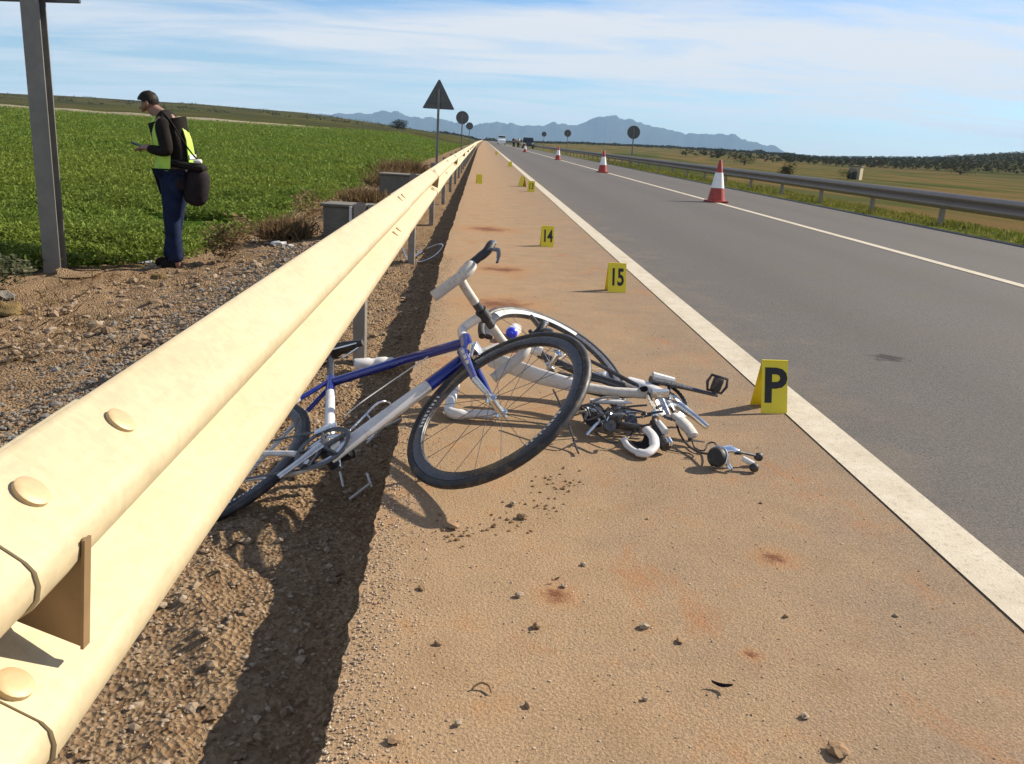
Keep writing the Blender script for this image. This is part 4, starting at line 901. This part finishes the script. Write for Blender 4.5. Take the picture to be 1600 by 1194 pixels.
def skin_obj(name, joints, edges, m, parent, sub=2, smooth=True):
    """one continuous skinned body: joints {key: (x, y, z, r or (rx, ry))}"""
    keys = list(joints); me = bpy.data.meshes.new(name); me.from_pydata([joints[k][:3] for k in keys], [(keys.index(a), keys.index(b)) for a, b in edges], [])
    sv = me.skin_vertices.new().data if hasattr(me.skin_vertices, 'new') else None
    o = link(name, me, m, parent); md = o.modifiers.new('skin', 'SKIN'); md.use_smooth_shade = smooth; md.branch_smoothing = .35
    data = me.skin_vertices[0].data
    for i, k in enumerate(keys):
        r_ = joints[k][3]; data[i].radius = r_ if isinstance(r_, tuple) else (r_, r_); data[i].use_root = (i == 0)
    ss = o.modifiers.new('sub', 'SUBSURF'); ss.levels = sub; ss.render_levels = sub; return o
def hand(J, E, wrist, d, up, side, pre):
    """palm and five bent fingers added to the body skeleton"""
    d = V(d).normalized(); up = V(up).normalized(); lat = d.cross(up).normalized(); w = V(wrist)
    pk = pre + 'palm'; p = w + d * .055; J[pk] = (*p, (.038, .018)); E.append((pre + 'wrist', pk))
    for i, (off, ln) in enumerate(((-.030, .066), (-.010, .076), (.011, .072), (.030, .056))):
        a = p + d * .03 + lat * off; b = a + d * ln * .5 - up * .012; c = b + d * ln * .35 - up * .032
        for nm, q, r_ in (('a', a, .010), ('b', b, .0085), ('c', c, .007)): J[f'{pre}f{i}{nm}'] = (*q, r_)
        E += [(pk, f'{pre}f{i}a'), (f'{pre}f{i}a', f'{pre}f{i}b'), (f'{pre}f{i}b', f'{pre}f{i}c')]
    a = w + d * .03 + lat * side * .035; b = a + d * .035 + lat * side * .018 + up * .006; c = b + d * .03 - lat * side * .004
    for nm, q, r_ in (('a', a, .012), ('b', b, .010), ('c', c, .008)): J[f'{pre}t{nm}'] = (*q, r_)
    E += [(pk, f'{pre}ta'), (f'{pre}ta', f'{pre}tb'), (f'{pre}tb', f'{pre}tc')]
def person():
    x0, y0 = -3.06, 8.85; t = empty('person', (x0, y0, zl(x0, y0) - .01), R(0), label='man in dark jacket and yellow hi-vis vest looking down at a phone by the crop', cat='person')
    # x: forward is -x, y: depth (his right arm is -y, towards the camera... his left side faces the camera when he looks to -x)
    A = -.03
    hc, hu, hf_ = V((-.172, 0, 1.575)), V((-.64, 0, .768)), V((-.768, 0, -.64))
    def HP_(f_, l_, u_): return tuple(hc + hf_ * f_ + hu * u_ + V((0, l_, 0)))
    J = {'pelvis': (.05, 0, .93, (.13, .15)), 'waist': (.06, 0, 1.08, (.115, .14)), 'chest': (.04, 0, 1.26, (.125, .165)), 'upper': (.0, 0, 1.40, (.10, .155)), 'neck': (-.05, 0, 1.48, .060), 'headlo': (*HP_(-.015, 0, -.055), .062), 'headmid': (*HP_(0, 0, .0), (.085, .076)), 'headtop': (*HP_(-.01, 0, .065), (.074, .066))}
    E = [('pelvis', 'waist'), ('waist', 'chest'), ('chest', 'upper'), ('upper', 'neck'), ('neck', 'headlo'), ('headlo', 'headmid'), ('headmid', 'headtop')]
    J['jaw'] = (*HP_(.055, 0, -.075), .034); E.append(('headlo', 'jaw'))
    J['nose'] = (*HP_(.103, 0, -.015), .012); E.append(('headmid', 'nose'))
    for s, n_ in ((-1, 'n'), (1, 'f')):
        J.update({n_ + 'sho': (.0, s * .19, 1.415, .060), n_ + 'elb': (.075, s * .245, 1.135, .044), n_ + 'wrist': (-.165, s * .09, 1.16, .029),
                  n_ + 'hip': (.05, s * .09, .88, .095), n_ + 'kne': (.03 if s < 0 else .0, s * .10, .49, .062), n_ + 'ank': (.055 if s < 0 else -.075, s * .105, .095, .045), n_ + 'heel': (.075 if s < 0 else -.055, s * .105, .045, .036), n_ + 'toe': (-.10 if s < 0 else -.235, s * .12, .035, .026)})
        E += [('upper', n_ + 'sho'), (n_ + 'sho', n_ + 'elb'), (n_ + 'elb', n_ + 'wrist'), ('pelvis', n_ + 'hip'), (n_ + 'hip', n_ + 'kne'), (n_ + 'kne', n_ + 'ank'), (n_ + 'ank', n_ + 'heel'), (n_ + 'heel', n_ + 'toe')]
        hand(J, E, J[n_ + 'wrist'][:3], (-1, s * -.35, .08), (0, s * .35, 1), -s, n_)
    body = skin_obj('body', J, E, M['skin'], t)
    def grow(keys, k=1.14, add=.012):
        out = {}
        for q in keys:
            r_ = J[q][3]; r_ = r_ if isinstance(r_, tuple) else (r_, r_); out[q] = (*J[q][:3], tuple(a * k + add for a in r_))
        return out
    jk = grow(['chest', 'waist', 'upper', 'nsho', 'nelb', 'nwrist', 'fsho', 'felb', 'fwrist', 'pelvis', 'neck'])
    jk['neck'] = (-.072, 0, 1.535, .088); jk['upper'] = (.0, 0, 1.42, (.128, .195)); jk['pelvis'] = (.055, 0, 1.0, (.155, .18)); jk['nwrist'] = (*jk['nwrist'][:3], .042); jk['fwrist'] = (*jk['fwrist'][:3], .042)
    skin_obj('jacket', jk, [e for e in E if e[0] in jk and e[1] in jk], M['jacket'], body)
    tr = grow(['pelvis', 'nhip', 'nkne', 'nank', 'fhip', 'fkne', 'fank'], 1.1, .014)
    tr['nank'] = (J['nank'][0], J['nank'][1], .055, .086); tr['fank'] = (J['fank'][0], J['fank'][1], .055, .086); tr['pelvis'] = (.05, 0, .95, (.145, .165))
    skin_obj('jeans', tr, [e for e in E if e[0] in tr and e[1] in tr], M['jeans'], body)
    for n_ in 'nf':
        sh = {q: (*J[q][:3], r_) for q, r_ in ((n_ + 'heel', .060), (n_ + 'toe', .052))}; skin_obj('shoe', sh, [(n_ + 'heel', n_ + 'toe')], M['jacket'], body)
    # hi-vis vest: panels shaped round the jacket, open in front, sleeves free
    def panel(a0, a1, rings, m, name, th=.012, nseg=16):
        mb = MB(); vs = []; n2 = nseg + 1
        for (zc, xc, rx, ry) in rings:
            for off in (0, th):
                for j in range(n2):
                    a = R(a0 + (a1 - a0) * j / nseg); wv = 1 + .03 * math.sin(a * 5 + zc * 17); vs.append((xc + (rx * wv + off) * math.cos(a), (ry * wv + off) * math.sin(a), zc))
        w = 2 * n2; k = len(rings); fs = []
        for i in range(k - 1):
            for j in range(nseg):
                fs.append((i * w + j, i * w + j + 1, (i + 1) * w + j + 1, (i + 1) * w + j)); fs.append((i * w + n2 + j, (i + 1) * w + n2 + j, (i + 1) * w + n2 + j + 1, i * w + n2 + j + 1))
            for j in (0, nseg): fs.append((i * w + j, (i + 1) * w + j, (i + 1) * w + n2 + j, i * w + n2 + j))
        for i in (0, k - 1):
            for j in range(nseg): fs.append((i * w + j, i * w + n2 + j, i * w + n2 + j + 1, i * w + j + 1))
        mb.add(vs, fs, True); return mb.build(name, m, body)
    lo = [(.965, .054, .178, .196), (1.02, .056, .170, .190), (1.10, .058, .162, .186), (1.16, .054, .162, .190)]
    hi = [(1.16, .054, .162, .190), (1.26, .042, .163, .198), (1.34, .022, .155, .168), (1.42, .0, .136, .128), (1.465, -.015, .112, .095)]
    for s in (-1, 1):
        panel(*sorted((s * 152, s * 84)), lo, M['vest'], 'vest_front', .012, 8)
        panel(*sorted((s * 152, s * 120)), hi, M['vest'], 'vest_front', .012, 6)
    panel(-25, 25, lo[1:] + hi[1:], M['vest'], 'vest_back', .012, 10)
    panel(-25, 25, [(1.08, .057, .186, .205), (1.125, .056, .185, .205)], M['silverband'], 'vest_band', .004, 10)
    # hair cap over the back and top of the head, ear
    hm = MB(); bm = bmesh.new(); bmesh.ops.create_icosphere(bm, subdivisions=4, radius=1.0)
    kill = [v for v in bm.verts if -.8 * v.co.x + .6 * v.co.z < -.22 + .10 * mnoise.noise(v.co * 4)]
    bmesh.ops.delete(bm, geom=kill, context='VERTS'); bm.verts.index_update()
    vs = [V(HP_(-.014 + v.co.x * (.098 + .010 * mnoise.noise(v.co * 7)), v.co.y * (.087 + .008 * mnoise.noise(v.co * 8)), .020 + v.co.z * (.093 + .012 * mnoise.noise(v.co * 9)))) for v in bm.verts]; fs = [[v.index for v in f.verts] for f in bm.faces]; bm.free(); hm.add(vs, fs, True); hm.build('hair', M['hair'], body)
    for s in (-1, 1):
        em = MB(); blob(em, HP_(-.01, s * .084, -.01), (.016, .009, .028), 2, .15); em.build('ear', M['skin'], body)
        ey = MB(); blob(ey, HP_(.083, s * .032, .012), (.008, .010, .007), 2, 0); ey.build('eye', M['print'], body)
    # phone held in both hands
    ph = MB().box((0, 0, 0), (.13, .075, .012), Matrix.Rotation(R(20), 3, 'Y'), .004).build('phone', M['black']); ph.location = (x0 - .29, y0 - .0, t.location.z + 1.185); tag(ph, 'small black phone held in the hands of the man in the vest', 'phone')
    def soft(o):
        o.data.polygons.foreach_set('use_smooth', [True] * len(o.data.polygons)); m_ = o.modifiers.new('sub', 'SUBSURF'); m_.levels = m_.render_levels = 1; return o
    # shoulder bag on his hip
    z0 = t.location.z
    b = empty('shoulder_bag', (x0 + .25, y0 - .06, z0 + .62), R(4), label='dark bulky shoulder bag hanging at the back of the man in the vest', cat='bag')
    mb = MB(); mb.box((.02, 0, .20), (.25, .21, .38), Matrix.Rotation(R(7), 3, 'Y'), .095); soft(mb.build('pouch', M['bag'], b))
    mb = MB(); mb.box((-.13, -.02, .26), (.15, .20, .22), Matrix.Rotation(R(-6), 3, 'Y'), .07); soft(mb.build('side_pocket', M['bag'], b))
    mb = MB(); mb.box((-.05, -.01, .40), (.34, .23, .07), Matrix.Rotation(R(8), 3, 'Y'), .03); soft(mb.build('flap', M['jacket'], b))
    mb = MB(); blob(mb, (.06, -.06, .445), (.045, .04, .022), 2, .4); mb.build('buckle_tag', M['litter'], b)
    MB().tube(smooth_path([(.07, .0, .42), (-.04, -.07, .58), (-.17, -.10, .80), (-.27, -.02, .875), (-.33, .10, .80)], 6), .018, 8, flat=.35).build('strap', M['bag'], b)
person()
def far_person(x, y, top, legs, label):
    t = empty('person', (x, y, 0), .4, label=label, cat='person')
    J = {'pelvis': (0, 0, .95, (.15, .12)), 'chest': (0, 0, 1.3, (.18, .13)), 'neck': (0, 0, 1.5, .06), 'head': (0, 0, 1.62, .10), 'ls': (-.2, 0, 1.4, .06), 'le': (-.28, 0, 1.12, .05), 'lh': (-.26, -.08, .88, .04), 'rs': (.2, 0, 1.4, .06), 're': (.28, 0, 1.12, .05), 'rh': (.26, -.08, .88, .04), 'lk': (-.1, 0, .5, .07), 'lf': (-.12, 0, .05, .06), 'rk': (.1, 0, .5, .07), 'rf': (.14, -.05, .05, .06)}
    E = [('pelvis', 'chest'), ('chest', 'neck'), ('neck', 'head'), ('chest', 'ls'), ('ls', 'le'), ('le', 'lh'), ('chest', 'rs'), ('rs', 're'), ('re', 'rh'), ('pelvis', 'lk'), ('lk', 'lf'), ('pelvis', 'rk'), ('rk', 'rf')]
    b = skin_obj('body', J, E, M['skin'], t, 1)
    q = {k: (*J[k][:3], tuple(a * 1.15 + .02 for a in (J[k][3] if isinstance(J[k][3], tuple) else (J[k][3],) * 2))) for k in ('chest', 'pelvis', 'ls', 'le', 'rs', 're')}
    skin_obj('jacket', q, [e for e in E if e[0] in q and e[1] in q], top, b, 1)
    q = {k: (*J[k][:3], tuple(a * 1.1 + .02 for a in (J[k][3] if isinstance(J[k][3], tuple) else (J[k][3],) * 2))) for k in ('pelvis', 'lk', 'lf', 'rk', 'rf')}
    skin_obj('trousers', q, [e for e in E if e[0] in q and e[1] in q], legs, b, 1)
far_person(5.5, 146, M['cone_white'], M['jacket'], 'tiny figure in a white top standing left of the dark car')
far_person(4.9, 150, M['jacket'], M['jacket'], 'tiny figure in dark clothes standing beside the one in white')

# ------------------------------------------------------------------ vegetation
def leaves(name, pos, h, w, m, droop=.5, vertical=.5, seed=1):
    """many two-triangle leaf blades; pos (n,3), h/w per blade"""
    rng = np.random.default_rng(seed); n = len(pos); a = rng.uniform(0, 2 * np.pi, n); el = np.clip(rng.normal(vertical, .35, n), .05, 1.5)
    d = np.stack([np.cos(a) * np.cos(el), np.sin(a) * np.cos(el), np.sin(el)], 1); s = np.stack([-np.sin(a), np.cos(a), rng.normal(0, .35, n)], 1)
    h = np.asarray(h).reshape(-1, 1); w = np.asarray(w).reshape(-1, 1); mid = pos + d * h * .55; tip = pos + d * h - np.array([0, 0, 1.]) * h * droop * .35
    vs = np.stack([pos, mid + s * w * .5, tip, mid - s * w * .5], 1).reshape(-1, 3); q = np.arange(n * 4).reshape(-1, 4); q = np.concatenate([q[:, [0, 1, 2]], q[:, [0, 2, 3]]])
    return np_mesh(name, vs, q, m)
def scatter_field():
    rng = np.random.default_rng(3); P = []; Hh = []; Ww = []
    for (y0, y1, n, sc) in ((6.4, 12, 95000, .72), (12, 20, 80000, 1.0), (20, 34, 62000, 1.5), (34, 70, 52000, 2.6), (70, 172, 56000, 5.0)):
        y = rng.uniform(y0, y1, n); xr = -(.62 * y + 2.2); e = crop_x(y); u = rng.uniform(0, 1, n) ** 1.1; x = e + (xr - e) * u + rng.normal(0, .12, n)
        cl = np.array([.8 * nz(a, b, .35, 9) + .7 * nz(a, b, .9) + .5 * nz(a, b, 2.7, 4) for a, b in zip(x, y)])
        edge_fade = np.clip((e + .35 - x) / .9, .12, 1)
        keep = (cl > -.42) & (x < e + .3) & (rng.uniform(0, 1, n) < edge_fade); x, y, cl, ef = x[keep], y[keep], cl[keep], edge_fade[keep]
        top = (.19 + .20 * np.clip(cl, -.6, 1)) * (.4 + .6 * ef); z = z_left(x, y) + rng.uniform(0, 1, len(x)) ** .7 * top
        P.append(np.stack([x, y, z], 1)); Hh.append(rng.uniform(.05, .12, len(x)) * sc ** .75); Ww.append(rng.uniform(.018, .045, len(x)) * sc ** .75)
    return np.concatenate(P), np.concatenate(Hh), np.concatenate(Ww)
Pf, Hf, Wf = scatter_field()
tag(link('crop_leaves', leaves('crop_leaves', Pf, Hf, Wf, M['crop'], vertical=.6), None), kind='stuff')
def scatter_right():
    rng = np.random.default_rng(4); P = []; Hh = []
    for (y0, y1, n, sc) in ((8, 25, 26000, 1.0), (25, 70, 26000, 1.9)):
        y = rng.uniform(y0, y1, n); x = 8.0 + rng.uniform(0, 1, n) ** .8 * 3.2; cl = np.array([nz(a, b, 1.1) for a, b in zip(x, y)]); k = cl > -.45; x, y, cl = x[k], y[k], cl[k]
        P.append(np.stack([x, y, z_right(x, y) - .01], 1)); Hh.append(rng.uniform(.06, .15, len(x)) * (1 + .6 * cl) * sc ** .5)
    P = np.concatenate(P); H = np.concatenate(Hh); return P, H, H * .16
Pg, Hg, Wg = scatter_right(); tag(link('verge_grass', leaves('verge_grass', Pg, Hg, Wg, M['grass'], vertical=1.1), None), kind='stuff')
def dry_verge():
    rng = np.random.default_rng(5); n = 16000; y = rng.uniform(4.5, 45, n); a = rng.uniform(0, 1, n) ** .6; x = edge_x(y) - .9 - a * 2.4
    cl = np.array([nz(p, q, .9, 2) + .5 * nz(p, q, 3.1, 6) for p, q in zip(x, y)]); k = cl > .12 - .3 * (a > .8); x, y = x[k], y[k]
    P = np.stack([x, y, z_left(x, y) - .01], 1); H = rng.uniform(.03, .13, len(x)); return P, H, H * .10
Pd, Hd, Wd = dry_verge(); tag(link('dry_weeds', leaves('dry_weeds', Pd, Hd, Wd, M['dry'], vertical=.8), None), kind='stuff')
def bush(name, x, y, z, rx, rh, n, leaf, m, label, cat, group=None, trunk=True, seed=1, blade=False):
    rng = np.random.default_rng(seed); t = empty(name, (x, y, z), label=label, cat=cat, group=group)
    nb = 7; cen = np.stack([rng.normal(0, rx * .42, nb), rng.normal(0, rx * .42, nb), rng.uniform(.35, .8, nb) * rh], 1); which = rng.integers(0, nb, n)
    v = rng.normal(0, 1, (n, 3)); v /= np.linalg.norm(v, axis=1, keepdims=True); rad = rng.uniform(.4, 1, n) ** .5
    pos = cen[which] + v * (rad * rng.uniform(.75, 1.15, n))[:, None] * np.array([rx * .55, rx * .55, rh * .36]); pos[:, 2] = np.abs(pos[:, 2])
    if blade:
        pos = np.stack([rng.normal(0, rx * .5, n), rng.normal(0, rx * .5, n), np.zeros(n)], 1); hh = rng.uniform(.5, 1.1, n) * rh
        link('foliage', leaves('foliage', pos, hh, np.full(n, leaf), m, .4, 1.15, seed), None, t)
    else: link('foliage', leaves('foliage', pos, np.full(n, leaf) * rng.uniform(.7, 1.4, n), np.full(n, leaf * .55), m, .3, .3, seed), None, t)
    if trunk:
        mb = MB(); mb.tube([(0, 0, -.1), (rx * .05, 0, rh * .3), (rx * .02, .02, rh * .55)], [rx * .09, rx * .07, rx * .04], 7)
        for k in range(4): mb.tube([(0, 0, rh * (.2 + .05 * k)), tuple(cen[k] * .85)], [rx * .05, rx * .02], 5)
        mb.build('trunk', M['dry'], t)
    return t
# weeds along the verge
for i, (x, y, rx, h, m, lab, bl) in enumerate((
        (-2.62, 9.15, .26, .46, 'dry', 'brown dry bush just right of the man with the bag', False), (-2.38, 10.9, .26, .36, 'dry', 'fine brown weed clump beside the larger brown dry bush', True),
        (-2.25, 12.6, .42, .44, 'dry', 'broad rust brown dry bush above the white litter', False), (-2.15, 16.5, .40, .40, 'dry', 'spiky dry weed clump behind the concrete box with pale lid', True),
        (-2.05, 21.5, .55, .60, 'dry', 'brown weed clump left of the second concrete box', True), (-2.6, 29, .7, .8, 'dry', 'tall dry weed clump near the foot of the triangular sign', True),
        (-4.05, 7.1, .38, .30, 'weed', 'low green weed clump at the foot of the tall grey post', False), (-3.2, 17.5, .5, .48, 'crop', 'leafy dark green plant standing taller in the crop near the road', False))):
    bush('weed_clump', x, y, zl(x, y), rx, h, 900, .05 if not bl else .012, M[m], lab, 'weeds', 'weed clumps on the verge', False, 20 + i, bl)
bush('round_bush', -42, 440, zl(-42, 440) - .5, 5.5, 5.0, 1500, .7, M['bushm'], 'dark rounded bush on the skyline left of the triangular sign', 'bush', None, True, 31)
# bushes on the plain at right
for i, (x, y, rx, h, lab) in enumerate(((33.5, 97, 1.5, 2.6, 'dark upright bush on the plain behind the nearest cone, right'), (48, 116, 1.8, 2.0, 'dark shrub standing left of the small pale hut'), (63, 215, 4.5, 4.0, 'wide dark bush on the plain under the olive slope'), (130, 240, 6, 3.5, 'low dark hedge patch on the far right of the plain'), (86, 330, 5, 5, 'rounded dark bush in the middle of the plain'))):
    bush('field_bush', x, y, zr(x, y) - .1, rx * .7, h * .7, 1100, h * .07, M['bushm'], lab, 'bush', 'bushes on the plain', True, 40 + i)
def hut():
    x, y = 49.3, 117; z = zr(x, y); t = empty('small_hut', (x, y, z), R(-38), label='small pale yellow hut on the plain behind the far guardrail', cat='hut')
    MB().box((0, 0, .75), (1.5, 1.4, 1.9)).build('wall', M['plaster'], t); MB().box((0, 0, 1.75), (1.7, 1.6, .12)).build('roof', M['concrete'], t); MB().box((.1, -.71, .5), (.6, .04, 1.2)).build('door', M['sign_back'], t)
hut()
def grove():
    rng = np.random.default_rng(8); P = []; S = []
    for i in range(46):
        for j in range(76):
            az = .22 + .0085 * j + .0006 * i + rng.normal(0, .0022); d = 300 + i * 15 + rng.normal(0, 4.0); y = d / math.hypot(1, az); x = az * y
            if az < .33 and rng.uniform() < .6: continue
            P.append((x, y)); S.append(rng.uniform(.7, 1.15))
    P = np.array(P); S = np.array(S); z = z_right(P[:, 0], P[:, 1]); k = 14; n = len(P)
    v = rng.normal(0, 1, (n, k, 3)); v /= np.linalg.norm(v, axis=2, keepdims=True); pos = np.stack([P[:, 0], P[:, 1], z + S * .9], 1)[:, None] + v * S[:, None, None] * np.array([.8, .8, .6]) * rng.uniform(.5, 1, (n, k, 1))
    return leaves('olive_grove', pos.reshape(-1, 3), np.repeat(S, k) * .9, np.repeat(S, k) * .7, M['olive'], .2, .3, 9)
tag(link('olive_grove', grove(), None), kind='stuff')
def treeline():
    rng = np.random.default_rng(12); n = 9000; az = rng.uniform(-.05, .36, n); d = rng.uniform(700, 1150, n); y = d; x = az * y; cl = np.array([mnoise.noise((a * 60, 1.0, 0)) for a in az]); z = np.where(x < 0, z_left(x, y), z_right(x, y))
    pos = np.stack([x, y, z + rng.uniform(0, 1, n) * (.6 + 2.4 * np.clip(cl + .1, 0, 1))], 1); tag(link('treeline', leaves('treeline', pos, rng.uniform(1, 2.2, n), rng.uniform(1, 2.2, n), M['olive'], .2, .4, 13), None), kind='stuff')
    az = rng.uniform(-.62, -.03, n); d = rng.uniform(250, 900, n); y = d / np.hypot(1, az); x = az * y; cl = np.array([mnoise.noise((a * 45, b * .01, 5)) for a, b in zip(az, d)]); k = (cl > .16) & (d > 420); x, y = x[k], y[k]
    pos = np.stack([x, y, z_left(x, y) + rng.uniform(0, 1.2, len(x))], 1); tag(link('scrub', leaves('scrub', pos, rng.uniform(.6, 1.2, len(x)), rng.uniform(.6, 1.2, len(x)), M['olive'], .2, .3, 14), None), kind='stuff')
treeline()

# ------------------------------------------------------------------ stones, litter, clods
ICO = None
def ico(sub):
    bm = bmesh.new(); bmesh.ops.create_icosphere(bm, subdivisions=sub, radius=1); bm.verts.index_update(); v = np.array([x.co[:] for x in bm.verts]); f = np.array([[q.index for q in p.verts] for p in bm.faces]); bm.free(); return v, f
def stones(name, pos, size, m, seed=1, sub=1, flat=.65):
    rng = np.random.default_rng(seed); v, f = ico(sub); n = len(pos); sc = np.asarray(size)[:, None] * rng.uniform(.6, 1.3, (n, 3)) * np.array([1, 1, flat]); a = rng.uniform(0, 6.28, n)
    jit = rng.uniform(.72, 1.25, (n, len(v), 1)); q = v[None] * jit * sc[:, None]; c, s = np.cos(a)[:, None], np.sin(a)[:, None]
    q = np.stack([q[..., 0] * c - q[..., 1] * s, q[..., 0] * s + q[..., 1] * c, q[..., 2]], -1) + np.asarray(pos)[:, None]
    F = (f[None] + (np.arange(n) * len(v))[:, None, None]).reshape(-1, 3); return np_mesh(name, q.reshape(-1, 3), F, m)
def vz(x, y): return np.array([float(z_left(np.array(a), np.array(b))) + vrough(a, b) for a, b in zip(x, y)])
rng = np.random.default_rng(21)
n = 26000; y = .7 + rng.uniform(0, 1, n) ** 1.5 * 9.5; x = edge_x(y) - .005 - rng.uniform(0, 1, n) ** .9 * 1.75; s = rng.uniform(.0025, .0075, n) * np.where(rng.uniform(0, 1, n) < .06, 2.2, 1) * (.9 + y * .06)
tag(link('gravel', stones('gravel', np.stack([x, y, vz(x, y) + s * .2], 1), s, M['gravel'], 1, 1), None), kind='stuff')
n = 9000; y = 2.5 + rng.uniform(0, 1, n) * 7.5; x = edge_x(y) - 1.15 - np.abs(rng.normal(0, .45, n)); s = rng.uniform(.005, .013, n) * np.where(rng.uniform(0, 1, n) < .04, 2.4, 1)
tag(link('grey_gravel', stones('grey_gravel', np.stack([x, y, vz(x, y) + s * .2], 1), s, M['greygravel'], 2, 1), None), kind='stuff')
n = 2600; y = 5 + rng.uniform(0, 1, n) ** 1.3 * 20; x = edge_x(y) - 1.0 - rng.uniform(0, 1, n) * 2.0; s = rng.uniform(.01, .03, n) * np.where(rng.uniform(0, 1, n) < .08, 2.0, 1)
tag(link('verge_clods', stones('verge_clods', np.stack([x, y, z_left(x, y) + s * .2], 1), s, M['gravel'], 3, 1), None), kind='stuff')
# grit along the crumbling edge and over the shoulder
n = 9500; y = .9 + rng.uniform(0, 1, n) ** 1.6 * 7; x = edge_x(y) + .005 + np.abs(rng.normal(0, .075, n)) + (rng.uniform(0, 1, n) < .22) * rng.uniform(0, 1.4, n); s = rng.uniform(.0009, .0033, n)
tag(link('grit', stones('grit', np.stack([x, y, s * .3], 1), s, M['gritm'], 4, 1), None), kind='stuff')
n = 110; k = rng.integers(0, 4, n); cx = np.array([.14, .30, .20, -.02])[k]; cy = np.array([2.25, 2.55, 2.38, 2.15])[k]; x = cx + rng.normal(0, .045, n); y = cy + rng.normal(0, .05, n); s = rng.uniform(.002, .007, n)
tag(link('soil_crumbs', stones('soil_crumbs', np.stack([x, y, s * .3], 1), s, M['clod'], 5, 1), None), kind='stuff')
CL = [link('pebble', stones('pebble', [(0, 0, .006)], [.011], M['clod' if q % 2 else 'gravel'], 60 + q, 2, .6), None) for q in range(4)]
spots = [(.128, 1.83, 1.1), (.165, 1.70, 1.0), (.405, 1.712, .9), (-.04, 2.19, 1.5), (.13, 2.36, 1.3), (.155, 2.27, 1.3), (.24, 1.885, .6), (.475, 1.66, .8), (.0, 1.36, .9), (.13, 1.42, .7), (.66, 1.41, .7), (-.11, 1.31, 1.0), (.36, 1.45, .7), (.75, 1.78, .6), (.30, 2.0, .6), (-.1, 1.85, .8), (.52, 2.3, .5), (-.05, 1.62, .7), (1.02, 1.8, .5), (.9, 2.45, .5)]
P_LAB = ['pebble touching the left side of the larger red brown stain', 'pebble on the shoulder just below left of the larger stain', 'pale pebble alone in the middle of the near shoulder, above the curled leaf',
    'brown lump at the end of the front wheel shadow, by the dark strip', 'largest brown lump in the loose crumbs below the front wheel', 'brown lump just under the biggest one in the loose crumbs',
    'tiny pebble above right of the larger stain', 'dark pebble just right of the pale pebble in the middle of the shoulder', 'pale pebble below the small curled twig', 'dark pebble to the right of the small curled twig',
    'pebble directly above the soil clod at the bottom edge', 'brown lump at lower left near the gravelly edge of the shoulder', 'small pebble to the left of the dark curled leaf', 'pebble on the right below the upper right stain',
    'small pebble between the loose crumbs and the larger stain', 'dark pebble left on the shoulder, close to the crumbling edge below the wheel shadow', 'tiny pebble on clean shoulder below the white broken handlebar piece',
    'dark pebble above the twig near the crumbling edge', 'tiny pebble nearest to the white edge line at lower right', 'tiny pebble below the loose gear shifter']
for i, (px_, py_, sc) in enumerate(spots):
    o = CL[i] if i < 4 else CL[i % 4].copy()
    if i >= 4: COL.objects.link(o)
    o.location = (px_, py_, 0); o.scale = (sc,) * 3; o.rotation_euler = (0, 0, i * 1.3); tag(o, P_LAB[i], 'pebble', 'pebbles on the shoulder')
def leaf_thing(x, y, a, L_, label, m):
    mb = MB(); n_ = 9; vs = []
    for i in range(n_):
        u = i / (n_ - 1); w = .24 * L_ * math.sin(math.pi * u) ** .8 + .0005; c = (u - .5) * L_; zc = .004 + .012 * (u - .4) ** 2 * 4 * L_ / .06
        vs += [(c, -w / 2, zc + .004), (c, 0, zc), (c, w / 2, zc + .005)]
    fs = [(3 * i + j, 3 * i + j + 1, 3 * i + 4 + j, 3 * i + 3 + j) for i in range(n_ - 1) for j in range(2)]; mb.add(vs, fs, True)
    o = mb.build('dry_leaf', m); o.location = (x, y, .002); o.rotation_euler = (R(10), 0, a); sd2 = o.modifiers.new('th', 'SOLIDIFY'); sd2.thickness = .0012; tag(o, label, 'leaf')
leaf_thing(.521, 1.492, R(-28), .042, 'dark curled leaf on the shoulder, alone at lower right', M['bag'])
leaf_thing(.22, 1.905, R(20), .022, 'tiny dry leaf just above a rust stain on the shoulder', M['clod'])
o = link('soil_clod', stones('soil_clod', [(0, 0, .008)], [.020], M['clod'], 77, 2, .5), None); o.location = (.686, 1.31, 0); tag(o, 'dark red brown soil clod at the bottom edge of the shoulder', 'soil clod')
def twig():
    mb = MB(); mb.tube(smooth_path([(-.02, 0, .006), (-.005, .008, .012), (.01, .004, .010), (.016, -.012, .006)], 4), .0022, 5); mb.tube([(-.005, .008, .012), (.004, .02, .016)], .0015, 5); o = mb.build('twig', M['clod']); o.location = (.045, 1.465, 0); tag(o, 'small curled twig on the shoulder near the bottom of the picture', 'twig')
twig()
def litter(x, y, s, label, seed):
    mb = MB(); blob(mb, (0, 0, s * .35), (s, s * .7, s * .45), 2, 1.1, seed); o = mb.build('litter_scrap', M['litter']); o.location = (x, y, zl(x, y) - .01); tag(o, label, 'litter')
litter(-2.35, 10.35, .075, 'larger crumpled white litter scrap below the broad brown bush', 1.3)
litter(-2.18, 10.05, .05, 'small white litter scrap right beside the larger crumpled one', 4.1)
litter(-1.95, 12.4, .07, 'white litter scrap farther off, near the concrete box', 7.7)
def rock(x, y, s, label, seed, m='rock'):
    mb = MB(); blob(mb, (0, 0, s * .2), (s, s * .75, s * .45), 3, .6, seed); o = mb.build('rock', M[m]); o.location = (x, y, zl(x, y)); tag(o, label, 'rock')
rock(-3.45, 6.35, .13, 'yellow ochre rock on the verge below the tall grey post', 2.2)
rock(-3.75, 6.9, .10, 'pale stone among weeds left of the yellow ochre rock', 5.2, 'concrete')
rock(-2.95, 8.1, .07, 'small ochre stone on the soil near the man\'s feet', 8.4)
